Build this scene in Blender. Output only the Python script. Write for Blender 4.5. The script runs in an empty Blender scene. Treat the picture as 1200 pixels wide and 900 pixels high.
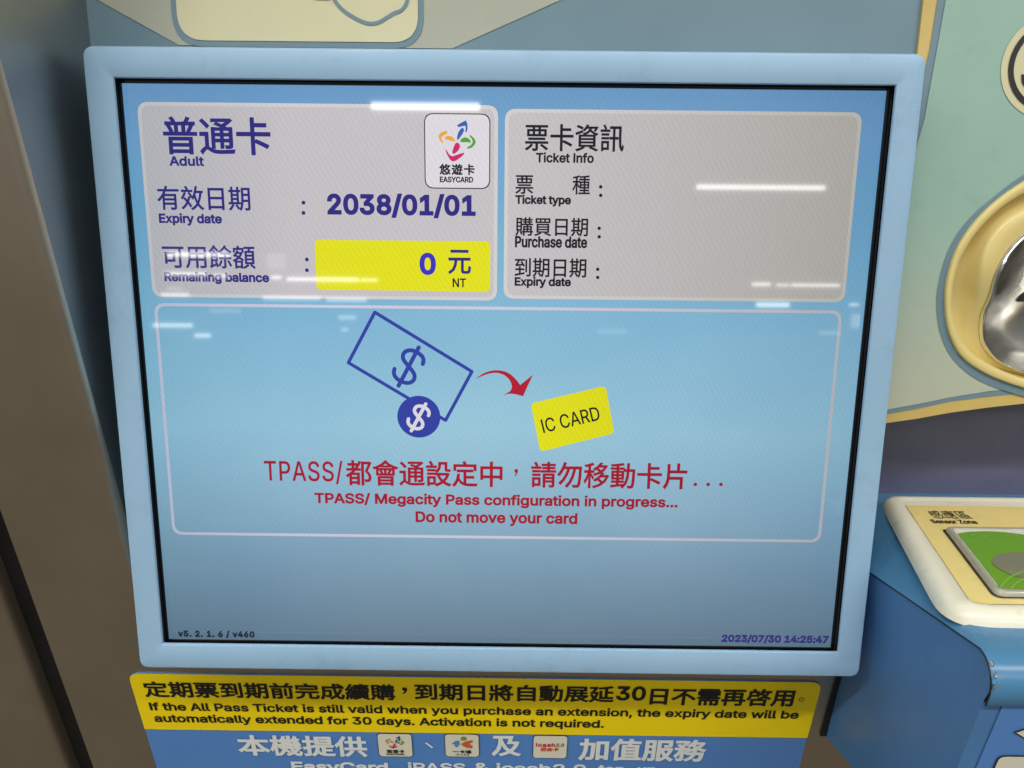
import bpy, bmesh, math, random
import numpy as np
from mathutils import Vector, Matrix
from mathutils.bvhtree import BVHTree
from mathutils.geometry import delaunay_2d_cdt
random.seed(4)
SC = bpy.context.scene
COL = SC.collection

# ------------------------------------------------------------------ frames
# Screen frame: u right, v up along the screen, w out of the screen (metres, origin = centre of the LCD).
TILT = math.radians(16.34)          # the screen leans back by this much from the vertical steel front
SI, CO = math.sin(TILT), math.cos(TILT)
H0 = 1.35                           # height of the screen centre above the floor
def S(u, v, w):
    return Vector((u, SI*v - CO*w, H0 + CO*v + SI*w))
HV, HW = -.140, -.022               # fold where the leaning fascia meets the vertical steel
def W(x, h, p):                     # steel frame: x right, h up the steel, p proud of it
    return S(x, HV + CO*h - SI*p, HW + SI*h + CO*p)

# ------------------------------------------------------------------ camera
RC = ((0.99992643, 0.01029407, -0.00641632), (-0.01140311, 0.97809064, -0.20786694), (0.00413595, 0.20792481, 0.97813607))
CAM = (0.00684963, 0.08066779, 0.37727292)
FPX = 950.0
cd = bpy.data.cameras.new('camera'); cam = bpy.data.objects.new('camera', cd); COL.objects.link(cam)
cd.sensor_width = 36; cd.lens = 36*FPX/1200; cd.clip_start = .01; cd.clip_end = 200
def Sdir(a): return S(*a) - S(0, 0, 0)
ax = [Sdir(r) for r in RC]
M = Matrix.Identity(4)
for i in range(3):
    for j in range(3): M[j][i] = ax[i][j]
M.translation = S(*CAM)
cam.matrix_world = M
SC.camera = cam

# measuring helpers: where the line of sight of a photo pixel meets a real plane of the machine
def ray(px, py):
    d = ((px-600)/FPX, -(py-450)/FPX, -1.0)
    return [sum(RC[k][i]*d[k] for k in range(3)) for i in range(3)]
def hit(px, py, n, c):
    d = ray(px, py); s = (c - sum(n[i]*CAM[i] for i in range(3)))/sum(n[i]*d[i] for i in range(3))
    return [CAM[i]+s*d[i] for i in range(3)]
def onS(px, py, w=0.0):
    q = hit(px, py, (0, 0, 1), w); return q[0], q[1]
NW = (0, -SI, CO); CW = -SI*HV + CO*HW
def onW(px, py, p=0.0):
    q = hit(px, py, NW, CW+p); return q[0], CO*(q[1]-HV-(-SI*p)) + SI*(q[2]-HW-CO*p)
TS, TV, TW = -.06, -.085, .087      # top of the reader: v = TV + TS*(w-TW)
def onT(px, py, lift=0.0):
    q = hit(px, py, (0, 1, -TS), TV - TS*TW + lift); return q[0], q[2]
def T(x, w, lift=0.0): return S(x, TV + TS*(w-TW) + lift, w)

# ------------------------------------------------------------------ light
wd = bpy.data.worlds.new('World'); SC.world = wd; wd.use_nodes = True
nt = wd.node_tree; bg = nt.nodes['Background']
tc = nt.nodes.new('ShaderNodeTexCoord'); sx = nt.nodes.new('ShaderNodeSeparateXYZ'); rp = nt.nodes.new('ShaderNodeValToRGB')
mr = nt.nodes.new('ShaderNodeMapRange'); mr.inputs['From Min'].default_value = -1; mr.inputs['From Max'].default_value = 1
nt.links.new(tc.outputs['Generated'], sx.inputs[0]); nt.links.new(sx.outputs['Z'], mr.inputs[0]); nt.links.new(mr.outputs[0], rp.inputs[0])
rp.color_ramp.elements[0].position = .30; rp.color_ramp.elements[0].color = (.27, .225, .165, 1)
rp.color_ramp.elements[1].position = .72; rp.color_ramp.elements[1].color = (.55, .56, .55, 1)
e = rp.color_ramp.elements.new(.5); e.color = (.30, .28, .25, 1)
nt.links.new(rp.outputs[0], bg.inputs[0]); bg.inputs[1].default_value = .52

LAMP_H = 1.5                        # the hall's lamps hang this far above the screen
def lamp(p0, p1, width, radiance, col=(1, .98, .93), face=None):
    d = p1-p0; L = d.length
    ld = bpy.data.lights.new('ceiling_tube_or_fill', 'AREA'); ld.shape = 'RECTANGLE'; ld.size = L; ld.size_y = width
    ld.energy = radiance*L*width*math.pi; ld.color = col
    o = bpy.data.objects.new('ceiling_tube_or_fill', ld); COL.objects.link(o)
    o.location = (p0+p1)/2
    z = (o.location-face).normalized() if face else Vector((0, 0, 1)); x = (d/L); z = (z-x*z.dot(x)).normalized(); y = z.cross(x)
    o.rotation_euler = Matrix((x, y, z)).transposed().to_euler()
def up_to_lamps(px, py):
    d = ray(px, py); q = hit(px, py, (0, 0, 1), 0)
    a = S(q[0], q[1], 0); r = Sdir((d[0], d[1], -d[2]))
    s = (H0+LAMP_H-a.z)/r.z; return a + r*s, (r*s).length + Sdir((q[0]-CAM[0], q[1]-CAM[1], -CAM[2])).length, r.normalized().z
TUBES = [(435, 562, 124, 8, 46), (816, 967, 219, 5.2, 40), (881, 903, 333, 4, 22), (909, 925, 334, 3.4, 18), (927, 984, 334, 3.2, 24),
         (886, 925, 357, 5, 24), (995, 1006, 357, 3, 18), (196, 269, 298, 4.4, 34), (193, 243, 321, 4, 24), (250, 268, 323, 4, 20),
         (318, 330, 325, 4, 22), (336, 420, 327, 3.8, 26), (422, 443, 328, 3.2, 18), (189, 222, 345, 3.6, 18), (308, 376, 349, 4, 16),
         (382, 430, 351, 4, 16), (179, 226, 381, 4.6, 18), (228, 247, 393, 4.4, 18), (397, 417, 372, 4.6, 10), (400, 408, 386, 4, 10),
         (997, 1016, 376, 15, 6), (313, 334, 306, 17, 3.2), (700, 735, 388, 5, 3), (196, 214, 338, 4, 5), (960, 985, 390, 4, 5), (246, 282, 364, 5, 4)]  # low-radiance patches in this row are added for hazy hall reflections
for x0, x1, y, th, rad in TUBES:
    a, da, za = up_to_lamps(x0, y); b, db, zb = up_to_lamps(x1, y + (x1-x0)*.008)
    lamp(a, b, th/FPX*(da+db)/2, rad*(.40 if rad > 35 else .58), face=S(0, 0, 0))
KEY = .62  # overhead tubes out of view, added as general light; first set by bezel shadow
zc = H0+LAMP_H
lamp(Vector((-.75, -.80, zc)), Vector((.45, -.80, zc)), .10, 72*KEY)
lamp(Vector((.60, -.84, zc)), Vector((1.8, -.84, zc)), .10, 60*KEY)
lamp(Vector((-2.1, -.80, zc)), Vector((-.9, -.80, zc)), .10, 60*KEY)
lamp(Vector((-1.9, -2.1, zc)), Vector((-.7, -2.1, zc)), .10, 60*KEY)
lamp(Vector((.7, -2.2, zc)), Vector((1.9, -2.2, zc)), .10, 60*KEY)

vs = SC.view_settings; vs.view_transform = 'Standard'; vs.look = 'None'; vs.exposure = 0; vs.gamma = 1; vs.use_curve_mapping = False
SC.cycles.max_bounces = 6; SC.cycles.use_denoising = True

# ------------------------------------------------------------------ materials
def lin(c):
    return tuple((x/255/12.92 if x/255 <= .04045 else ((x/255+.055)/1.055)**2.4) for x in c) + (1,)
class N:
    def __init__(s, name):
        s.m = bpy.data.materials.new(name); s.m.use_nodes = True; s.t = s.m.node_tree; s.p = s.t.nodes['Principled BSDF']
    def n(s, t, **k):
        q = s.t.nodes.new('ShaderNode'+t)
        for a, b in k.items(): setattr(q, a, b)
        return q
    def l(s, a, b): s.t.links.new(a, b)
    def noise(s, scale, detail=4, stretch=None, rough=.55):
        tc = s.n('TexCoord'); q = s.n('TexNoise'); q.inputs['Scale'].default_value = scale; q.inputs['Detail'].default_value = detail
        q.inputs['Roughness'].default_value = rough
        if stretch:
            mp = s.n('Mapping'); mp.inputs['Scale'].default_value = stretch; s.l(tc.outputs['Object'], mp.inputs[0]); s.l(mp.outputs[0], q.inputs[0])
        else: s.l(tc.outputs['Object'], q.inputs[0])
        return q.outputs['Fac']
    def ramp(s, fac, stops):
        r = s.n('ValToRGB'); el = r.color_ramp.elements
        while len(el) < len(stops): el.new(.5)
        for e, (p, c) in zip(el, stops): e.position = p; e.color = c if len(c) == 4 else (*c, 1)
        s.l(fac, r.inputs[0]); return r.outputs[0]
    def mix(s, fac, a, b, mode='MIX'):
        q = s.n('Mix', data_type='RGBA', blend_type=mode)
        for i, v in ((0, fac), (6, a), (7, b)):
            if hasattr(v, 'links') or hasattr(v, 'is_output'): s.l(v, q.inputs[i])
            else: q.inputs[i].default_value = v
        return q.outputs[2]
    def rng(s, fac, a, b, lo=0., hi=1.):
        q = s.n('MapRange'); q.inputs[1].default_value = lo; q.inputs[2].default_value = hi; q.inputs[3].default_value = a; q.inputs[4].default_value = b
        s.l(fac, q.inputs[0]); return q.outputs[0]
    def bump(s, fac, st, dist=.001):
        q = s.n('Bump'); q.inputs['Strength'].default_value = st; q.inputs['Distance'].default_value = dist
        s.l(fac, q.inputs['Height']); s.l(q.outputs[0], s.p.inputs['Normal'])
def paint(name, c, rough=.4, var=.10, grime=.0, bump=.05, spec=.5, scale=18, coat=0, grain=0.0, scuffs=0.0):
    k = N(name); a = lin(c)
    f = k.noise(scale, 5)
    dk = tuple(x*(1-var) for x in a[:3]) + (1,); br = tuple(min(1, x*(1+var)) for x in a[:3]) + (1,)
    col = k.mix(k.rng(f, 0, 1, .3, .7), dk, br)
    if grime:
        g = k.ramp(k.noise(55, 8, rough=.7), [(.55, (0, 0, 0)), (.78, (grime,)*3)])
        col = k.mix(g, col, (a[0]*.45, a[1]*.42, a[2]*.36, 1))
    if scuffs:      # short fine scratches and rubbed patches
        for st, th_ in (((3, 3, 60), .70), ((70, 4, 4), .72)):
            sc = k.ramp(k.noise(26, 3, st, .5), [(th_, (0, 0, 0)), (th_+.03, (scuffs,)*3)])
            col = k.mix(sc, col, (a[0]*.5, a[1]*.5, a[2]*.5, 1))
        pt = k.ramp(k.noise(7, 6, rough=.7), [(.45, (0, 0, 0)), (.7, (scuffs*.5,)*3)])
        col = k.mix(pt, col, (min(1, a[0]*.86+.02), a[1]*.86+.02, a[2]*.84, 1))
    if grain:
        col = k.mix(k.rng(k.noise(2600, 1), 0, 1, .35, .65), col, k.mix(1.0, col, (1-grain, 1-grain, 1-grain, 1), 'MULTIPLY'))
    k.l(col, k.p.inputs['Base Color'])
    k.l(k.rng(k.noise(30, 4), rough*.85, min(1, rough*1.2), .3, .7), k.p.inputs['Roughness'])
    k.p.inputs['Specular IOR Level'].default_value = spec
    k.p.inputs['Coat Weight'].default_value = coat; k.p.inputs['Coat Roughness'].default_value = .08
    if bump: k.bump(k.noise(1500, 2), bump, .0003)
    return k.m
def steel(name, c, rough=.34, stretch=(60, 60, 1.5)):
    k = N(name); a = c
    f = k.noise(14, 6)
    br = k.noise(60, 3, stretch)
    col = k.mix(k.rng(f, 0, 1, .3, .7), tuple(x*.95 for x in a) + (1,), tuple(min(1, x*1.04) for x in a) + (1,))
    col = k.mix(k.rng(br, 0, .35, .3, .7), col, k.mix(1., col, (.8, .8, .78, 1), 'MULTIPLY'))
    sc = k.ramp(k.noise(9, 9, (1, 1, 3), .75), [(.62, (0, 0, 0)), (.8, (.22,)*3)])
    col = k.mix(sc, col, k.mix(1., col, (.72, .70, .66, 1), 'MULTIPLY'))
    k.l(col, k.p.inputs['Base Color']); k.p.inputs['Metallic'].default_value = 1
    k.l(k.rng(f, rough*.94, rough*1.06, .3, .7), k.p.inputs['Roughness'])
    k.bump(br, .08, .0002)
    return k.m
# outlines of the sans-serif letters used on the screen and stickers (x, y, x, y ... in 1/800 em), by character code
GLYPH = {
36: (0.447, [[161,-60,161,467,196,467,196,-60], [179,-7,151,-5,125,-1,102,7,82,18,65,32,51,48,41,67,34,87,31,109,84,109,88,88,99,70,114,57,133,47,155,41,179,39,205,42,229,48,248,59,264,73,273,91,276,111,274,129,266,143,253,154,237,164,196,178,147,191,116,202,90,215,69,231,54,250,45,272,42,298,44,320,50,340,60,358,74,374,90,387,110,398,132,406,156,411,182,412,208,411,231,406,253,398,272,387,288,374,302,359,312,342,318,323,321,302,270,302,265,321,256,337,242,350,224,359,203,365,180,367,155,365,134,358,116,348,103,335,95,319,92,300,93,287,98,276,105,267,119,255,135,247,170,235,211,223,249,211,269,202,287,190,303,176,316,158,324,137,327,111,325,89,319,69,309,51,296,34,279,20,259,8,235,0,209,-5]]),
38: (0.448, [[157,-5,132,-4,109,1,88,9,70,20,55,34,43,50,34,67,29,86,27,107,30,131,38,152,51,170,68,188,112,223,173,268,189,282,204,300,208,311,209,324,208,336,204,347,196,356,187,363,175,367,161,369,147,367,134,362,124,355,116,345,111,333,110,319,111,304,116,290,135,262,163,227,350,0,291,0,137,185,97,234,81,255,70,275,63,296,60,319,63,344,73,367,88,385,107,399,132,408,160,411,188,408,212,399,232,385,247,367,256,347,259,323,257,306,252,289,244,274,233,260,205,234,123,174,102,156,88,140,80,123,78,105,80,86,87,70,99,56,115,46,133,39,154,37,178,40,201,47,222,60,241,76,257,97,269,121,277,149,279,179,326,179,324,144,317,115,308,92,297,74,276,50,266,37,244,19,217,5,187,-3]]),
44: (0.188, [[30,-96,54,57,110,57,67,-96]]),
45: (0.453, [[270,196,270,150,91,150,91,196]]),
46: (0.188, [[76,-4,62,-1,50,7,42,19,40,33,42,47,50,59,62,67,76,69,90,67,102,59,110,47,113,33,110,19,102,7,90,-1]]),
47: (0.249, [[188,426,57,-61,11,-61,143,426]]),
48: (0.453, [[181,-5,153,-3,127,6,104,19,84,38,68,62,55,91,46,124,40,161,38,203,40,245,46,283,55,316,68,345,85,369,104,388,127,401,153,410,181,412,210,410,236,401,258,388,278,369,294,345,307,316,317,283,322,245,324,203,322,161,317,124,307,91,295,62,278,38,259,19,236,6,210,-3], [181,40,200,42,217,48,232,59,245,74,256,93,264,115,272,155,275,203,272,251,264,292,256,314,245,333,232,348,217,359,200,365,181,368,162,365,145,359,130,348,118,333,107,314,98,292,90,251,87,203,90,155,98,115,107,93,118,74,130,59,145,48,162,42]]),
49: (0.453, [[61,0,61,44,313,44,313,0], [221,407,221,0,170,0,170,359,167,359,69,286,69,341,159,407]]),
50: (0.453, [[51,0,51,38,187,183,226,226,239,244,249,261,254,279,256,297,254,318,246,335,234,349,219,359,200,366,179,368,157,365,138,358,122,346,111,331,104,312,102,290,52,290,54,313,60,334,69,354,81,371,97,385,114,397,135,406,156,411,180,412,203,411,225,406,245,397,262,386,277,372,289,356,298,338,303,319,305,298,303,276,297,254,286,232,269,207,214,144,122,48,122,45,311,45,311,0]]),
51: (0.453, [[174,-5,139,-2,106,8,87,18,70,31,56,46,45,64,38,83,35,105,87,105,92,86,101,70,115,57,132,47,152,42,175,40,199,42,220,49,238,59,252,74,260,93,263,116,261,137,253,157,239,174,220,187,194,195,161,198,125,198,125,239,230,359,230,362,56,362,56,407,298,407,298,368,169,223,169,231,198,232,224,229,247,221,267,209,283,195,297,178,307,159,312,138,314,116,312,93,306,72,296,53,283,36,266,22,247,10,225,1,201,-4]]),
52: (0.453, [[32,84,32,127,197,407,249,407,87,133,87,130,330,130,330,84], [225,0,225,97,225,117,225,254,274,254,274,0]]),
53: (0.453, [[177,-5,154,-4,132,1,112,9,94,20,79,33,66,48,57,65,50,84,48,104,98,104,102,87,110,71,123,58,139,48,157,42,177,40,200,43,221,51,238,65,251,83,259,105,262,130,259,155,251,177,237,195,220,210,198,219,174,222,154,220,134,215,116,207,102,197,54,202,77,407,293,407,293,362,120,362,107,241,109,241,124,252,142,260,162,265,184,267,210,264,235,257,257,245,276,228,291,208,303,185,310,159,313,131,311,105,305,82,295,60,282,41,266,25,247,12,226,2,202,-4]]),
54: (0.453, [[181,-5,157,-4,134,2,114,12,96,25,80,41,68,60,58,81,53,104,51,129,54,160,64,191,82,228,110,272,202,407,258,407,121,209,116,209,123,220,132,230,143,239,157,246,171,250,188,251,212,250,233,244,253,236,270,224,284,209,296,192,304,172,309,150,311,126,309,101,304,79,294,58,282,40,266,24,248,11,228,2,205,-4], [181,39,203,42,223,50,239,64,251,81,259,102,262,126,259,150,251,171,239,188,223,201,203,209,181,212,159,209,139,201,123,188,110,171,103,150,100,127,103,103,110,81,123,64,139,50,159,42]]),
55: (0.453, [[78,0,259,359,259,362,50,362,50,407,312,407,312,359,132,0]]),
56: (0.453, [[181,-5,155,-4,130,1,108,9,89,20,73,34,59,49,49,67,43,87,42,108,44,133,52,156,64,176,81,193,100,205,122,212,122,214,103,220,87,231,74,246,64,264,58,283,56,304,58,324,63,343,72,360,84,375,99,388,117,398,136,406,158,411,181,412,204,411,225,406,245,398,262,388,277,375,289,360,298,343,304,324,305,304,303,283,297,264,287,246,274,231,259,221,240,214,240,212,262,205,281,193,297,176,310,156,318,133,321,108,319,87,313,67,303,49,289,34,273,20,253,9,231,1,207,-4], [181,39,206,42,228,48,245,59,258,73,267,91,269,111,266,132,258,151,244,166,226,178,205,186,181,188,157,186,135,178,117,166,104,151,95,132,92,111,95,91,103,73,116,59,134,48,156,42], [181,232,201,234,219,240,234,251,246,264,253,281,255,300,253,320,246,336,235,350,220,360,202,366,181,368,160,366,142,360,127,350,116,336,109,320,106,300,109,281,116,264,127,251,142,240,160,234]]),
58: (0.188, [[76,-4,62,-1,50,7,42,19,40,33,42,47,50,59,62,67,76,69,90,67,102,59,110,47,113,33,110,19,102,7,90,-1], [76,217,62,219,50,227,42,239,40,253,42,267,50,279,62,287,76,290,90,287,102,279,110,267,113,253,110,239,102,227,90,219]]),
65: (0.48, [[13,0,161,407,221,407,370,0,316,0,230,242,211,298,186,383,196,383,170,297,152,242,68,0], [88,114,88,159,296,159,296,114]]),
67: (0.51, [[214,-5,180,-3,149,6,120,20,95,39,73,63,56,92,43,125,35,162,32,203,35,244,43,281,56,315,73,343,95,367,120,387,149,401,180,410,214,412,244,410,272,403,298,392,322,377,342,358,358,335,371,308,378,279,327,279,321,298,312,316,300,330,286,343,270,352,252,359,233,363,214,365,190,363,167,356,147,346,128,331,113,313,100,291,90,265,85,236,83,203,85,171,90,141,100,116,113,94,129,75,147,61,168,51,190,44,214,42,233,44,252,48,270,55,286,64,300,77,312,91,321,109,327,128,378,128,371,99,358,73,342,50,322,30,299,15,272,4,244,-3]]),
68: (0.502, [[175,0,77,0,77,46,172,46,203,48,231,54,254,65,274,79,291,97,303,119,312,145,317,173,319,204,318,235,312,263,303,288,291,310,275,328,256,343,233,353,206,359,177,361,75,361,75,407,180,407,218,404,252,396,282,383,308,364,330,341,347,313,359,281,367,244,369,204,367,164,359,127,347,95,329,67,307,43,281,25,249,11,214,3], [100,407,100,0,48,0,48,407]]),
69: (0.419, [[48,0,48,407,298,407,298,361,100,361,100,229,284,229,284,183,100,183,100,46,300,46,300,0]]),
73: (0.3, [[25,0,25,46,95,46,95,361,25,361,25,407,216,407,216,361,146,361,146,46,216,46,216,0]]),
77: (0.628, [[48,0,48,407,121,407,222,150,230,127,239,98,249,67,257,39,246,39,254,66,264,97,274,127,282,150,381,407,454,407,454,0,403,0,403,233,404,262,404,295,405,330,406,366,410,366,398,327,386,290,374,257,365,233,273,0,229,0,136,233,127,257,116,289,103,326,90,366,95,366,96,333,97,297,97,263,98,233,98,0]]),
78: (0.523, [[48,0,48,407,109,407,274,146,290,121,310,85,331,44,324,43,321,87,319,126,319,156,319,407,371,407,371,0,309,0,162,232,142,265,118,305,86,362,95,363,98,307,99,262,100,233,100,0]]),
80: (0.445, [[48,0,48,407,188,407,218,405,244,399,266,390,285,377,300,362,312,344,320,324,325,302,327,278,325,255,320,233,312,212,300,194,285,179,266,166,244,156,218,150,188,149,87,149,87,194,186,194,215,197,238,205,255,218,266,235,273,255,276,278,273,301,266,321,255,338,237,351,215,359,186,362,100,362,100,0]]),
82: (0.449, [[48,0,48,407,189,407,218,405,244,400,266,391,285,379,300,364,312,346,321,327,326,305,327,282,326,258,321,237,312,217,300,200,285,185,266,174,244,165,218,160,189,158,77,158,77,204,187,204,216,206,238,213,255,225,267,240,274,259,276,282,274,304,267,324,255,340,238,352,215,359,186,362,100,362,100,0], [282,0,184,183,242,183,342,0]]),
83: (0.447, [[179,-7,151,-5,125,-1,102,7,82,18,65,32,51,48,41,67,34,87,31,109,84,109,88,88,99,70,114,57,133,47,155,41,179,39,205,42,229,48,248,59,264,73,273,91,276,111,274,129,266,143,253,154,237,164,196,178,147,191,116,202,90,215,69,231,54,250,45,272,42,298,44,320,50,340,60,358,74,374,90,387,110,398,132,406,156,411,182,412,208,411,231,406,253,398,272,387,288,374,302,359,312,342,318,323,321,302,270,302,265,321,256,337,242,350,224,359,203,365,180,367,155,365,134,358,116,348,103,335,95,319,92,300,93,287,98,276,105,267,119,255,135,247,170,235,211,223,249,211,269,202,287,190,303,176,316,158,324,137,327,111,325,89,319,69,309,51,296,34,279,20,259,8,235,0,209,-5]]),
84: (0.449, [[25,361,25,407,333,407,333,361,205,361,205,0,154,0,154,361]]),
89: (0.472, [[163,0,163,167,13,407,73,407,154,276,178,234,200,184,179,184,201,234,224,276,305,407,364,407,214,167,214,0]]),
90: (0.438, [[33,0,33,37,219,308,245,344,273,380,278,364,228,362,178,361,32,361,32,407,317,407,317,369,135,103,107,64,78,26,72,43,122,45,171,46,320,46,320,0]]),
97: (0.389, [[128,-7,100,-4,76,4,54,17,38,36,30,51,26,67,24,86,27,110,35,129,47,143,62,154,80,163,100,169,143,176,187,181,202,184,212,188,218,194,220,204,220,205,219,223,213,237,204,249,192,258,176,263,157,265,136,263,119,258,105,250,94,241,86,230,80,219,33,233,46,258,63,277,83,291,106,300,131,306,155,308,191,303,210,298,229,288,245,275,258,256,266,232,269,201,269,0,221,0,221,42,218,42,202,20,189,9,172,1,152,-5], [136,36,161,39,182,47,199,59,211,75,218,92,220,110,220,152,208,146,185,141,160,137,140,134,107,127,94,120,83,111,76,99,73,84,75,70,82,58,91,49,104,42,119,38]]),
98: (0.424, [[184,-7,158,-4,138,3,122,13,110,25,95,47,90,47,90,0,42,0,42,407,91,407,91,255,95,255,110,277,122,288,137,298,157,305,183,308,208,305,230,299,250,288,268,274,283,256,296,234,305,209,310,182,312,151,310,120,305,93,296,68,284,46,269,28,251,13,230,2,208,-4], [176,37,194,39,210,44,224,52,240,70,253,93,260,121,262,152,260,182,253,209,241,232,224,249,210,257,194,262,176,264,158,262,143,258,129,250,112,233,100,210,93,183,90,152,93,120,100,92,112,69,129,52,143,44,159,39]]),
99: (0.396, [[166,-7,139,-4,115,2,93,13,74,28,58,46,45,68,35,93,29,120,27,150,29,180,35,208,45,233,58,255,74,273,93,288,115,299,139,305,166,308,188,306,208,302,227,295,244,285,259,272,272,258,282,240,289,222,242,209,232,231,216,249,194,260,166,264,147,262,130,257,116,248,99,230,87,207,79,180,77,150,79,121,87,94,99,71,116,53,130,44,147,39,166,37,194,41,217,53,233,71,243,94,290,82,283,62,273,45,260,30,245,17,228,7,209,-1,188,-5]]),
100: (0.424, [[156,-7,132,-4,110,2,89,13,71,28,56,46,44,68,35,93,29,120,27,151,29,182,35,209,44,234,56,256,71,274,89,288,110,299,132,305,157,308,182,305,202,298,218,288,230,277,245,255,249,255,249,407,297,407,297,0,250,0,250,47,245,47,230,25,218,13,202,3,182,-4], [164,37,181,39,197,44,210,52,227,69,240,92,247,120,249,152,247,183,240,210,228,233,211,250,197,258,181,262,164,264,146,262,130,257,116,249,99,232,87,209,79,182,77,152,79,121,87,93,99,70,116,52,130,44,146,39]]),
101: (0.404, [[170,-7,141,-4,116,2,94,13,74,28,58,46,45,68,35,93,29,120,27,149,29,179,35,207,44,232,57,254,73,272,92,287,114,299,138,305,164,308,189,305,213,299,235,288,255,273,273,252,286,225,294,193,297,155,297,135,60,135,60,177,270,177,248,162,245,190,238,215,226,235,210,251,197,258,181,263,164,264,147,263,131,258,117,251,100,235,87,216,79,193,77,169,77,142,80,111,88,85,97,71,108,59,121,49,144,40,170,37,187,38,203,42,217,49,228,58,238,70,244,84,292,73,283,51,268,31,249,16,226,4,199,-4]]),
102: (0.254, [[182,303,182,262,5,262,5,303], [64,0,64,345,67,369,76,389,90,404,108,415,128,422,150,424,178,421,194,417,182,375,172,378,156,379,142,378,132,374,123,368,116,354,113,335,113,0]]),
103: (0.425, [[166,-120,134,-118,107,-112,84,-101,66,-88,51,-72,40,-55,81,-33,97,-53,109,-63,123,-71,142,-76,166,-78,189,-76,209,-70,226,-60,239,-46,247,-28,249,-5,249,55,245,55,229,33,217,22,202,13,182,6,156,4,132,6,110,12,90,21,72,35,57,52,44,72,35,96,29,123,27,153,29,183,35,210,44,235,56,256,72,274,90,288,110,299,133,305,157,308,182,305,203,298,219,288,231,277,246,255,250,255,250,303,298,303,298,-7,296,-32,290,-53,280,-72,267,-87,251,-99,232,-109,201,-118], [164,47,181,49,197,53,211,60,228,76,240,97,247,123,250,154,247,185,240,211,228,233,211,250,197,258,182,262,164,264,146,262,130,257,116,249,99,232,87,210,79,184,77,154,80,124,87,98,99,77,116,61,130,53,146,49]]),
104: (0.41, [[91,181,91,0,42,0,42,407,91,407,91,230,82,230,93,255,106,275,122,290,140,300,160,306,182,308,211,304,236,295,251,285,263,272,273,257,280,238,284,217,286,192,286,0,237,0,237,188,235,210,229,229,218,243,205,254,188,261,168,263,147,261,129,254,113,242,101,226,93,206]]),
105: (0.167, [[42,0,42,303,91,303,91,0], [67,354,54,357,43,364,36,374,33,386,36,399,43,410,54,417,67,419,80,417,91,410,99,399,101,386,99,374,91,364,80,357]]),
107: (0.381, [[88,109,88,169,96,169,228,303,288,303,147,160,142,160], [42,0,42,407,91,407,91,0], [235,0,118,149,153,183,298,0]]),
108: (0.189, [[111,-2,90,0,73,6,59,16,50,30,44,47,42,67,42,407,91,407,91,79,92,61,96,50,104,44,117,42,128,42,136,43,144,2,129,-1]]),
109: (0.61, [[42,0,42,303,90,303,90,236,86,236,94,259,106,277,121,291,138,301,156,307,175,309,196,307,214,300,230,289,242,274,251,256,257,236,250,236,258,257,270,274,286,289,305,300,326,307,349,309,375,306,398,297,411,288,423,277,433,263,440,246,444,226,445,204,445,0,397,0,397,203,395,223,388,239,378,250,365,258,351,263,335,264,316,262,299,256,286,246,276,232,270,216,268,198,268,0,219,0,219,208,217,224,212,237,202,249,190,257,176,263,160,264,142,262,126,256,112,246,101,231,93,213,91,190,91,0]]),
110: (0.41, [[91,181,91,0,42,0,42,303,89,303,90,230,82,230,93,255,106,275,122,290,140,300,160,306,182,308,211,304,236,295,250,285,263,272,272,257,280,238,284,217,286,192,286,0,237,0,237,188,235,210,229,229,218,243,205,254,188,261,168,263,147,261,129,254,113,242,101,226,93,206]]),
111: (0.415, [[166,-7,139,-4,115,2,93,13,74,28,58,46,45,68,35,93,29,120,27,150,29,180,35,208,45,233,58,255,74,273,93,288,115,299,139,305,166,308,192,305,217,299,239,288,258,273,274,255,287,233,297,208,303,180,305,150,303,120,297,93,287,68,274,46,258,28,239,13,217,2,192,-4], [166,37,185,39,202,44,216,53,233,71,246,94,253,121,255,150,253,179,246,206,233,230,216,248,202,257,185,262,166,264,147,262,130,257,116,248,99,230,87,207,79,180,77,150,79,121,87,94,99,71,116,53,130,44,147,39]]),
112: (0.424, [[42,-114,42,303,90,303,90,255,95,255,110,277,122,288,137,298,157,305,183,308,208,305,230,299,250,288,268,274,283,256,296,234,305,209,310,182,312,151,310,120,305,93,296,68,284,46,269,28,251,13,230,2,208,-4,184,-7,158,-4,138,3,122,13,110,25,95,47,91,47,91,-114], [176,37,194,39,210,44,224,52,240,70,253,93,260,121,262,152,260,182,253,209,241,232,224,249,210,257,194,262,176,264,158,262,143,258,129,250,112,233,100,210,93,183,90,152,93,120,100,92,112,69,129,52,143,44,159,39]]),
113: (0.424, [[297,-114,249,-114,249,47,245,47,229,25,217,13,202,3,182,-4,156,-7,132,-4,110,2,89,13,71,28,56,46,44,68,35,93,29,120,27,151,29,182,35,209,44,234,56,256,71,274,89,288,110,299,132,305,157,308,182,305,202,298,218,288,230,277,245,255,250,255,250,303,297,303], [164,37,181,39,197,44,210,52,227,69,240,92,247,120,249,152,247,183,240,210,228,233,211,250,197,258,181,262,164,264,146,262,130,257,116,249,99,232,87,209,79,182,77,152,79,121,87,93,99,70,116,52,130,44,146,39]]),
114: (0.259, [[42,0,42,303,89,303,89,257,92,257,99,271,109,283,122,294,137,302,153,306,170,308,183,308,195,307,195,258,184,259,166,261,145,258,127,252,112,241,101,227,93,210,91,190,91,0]]),
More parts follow.
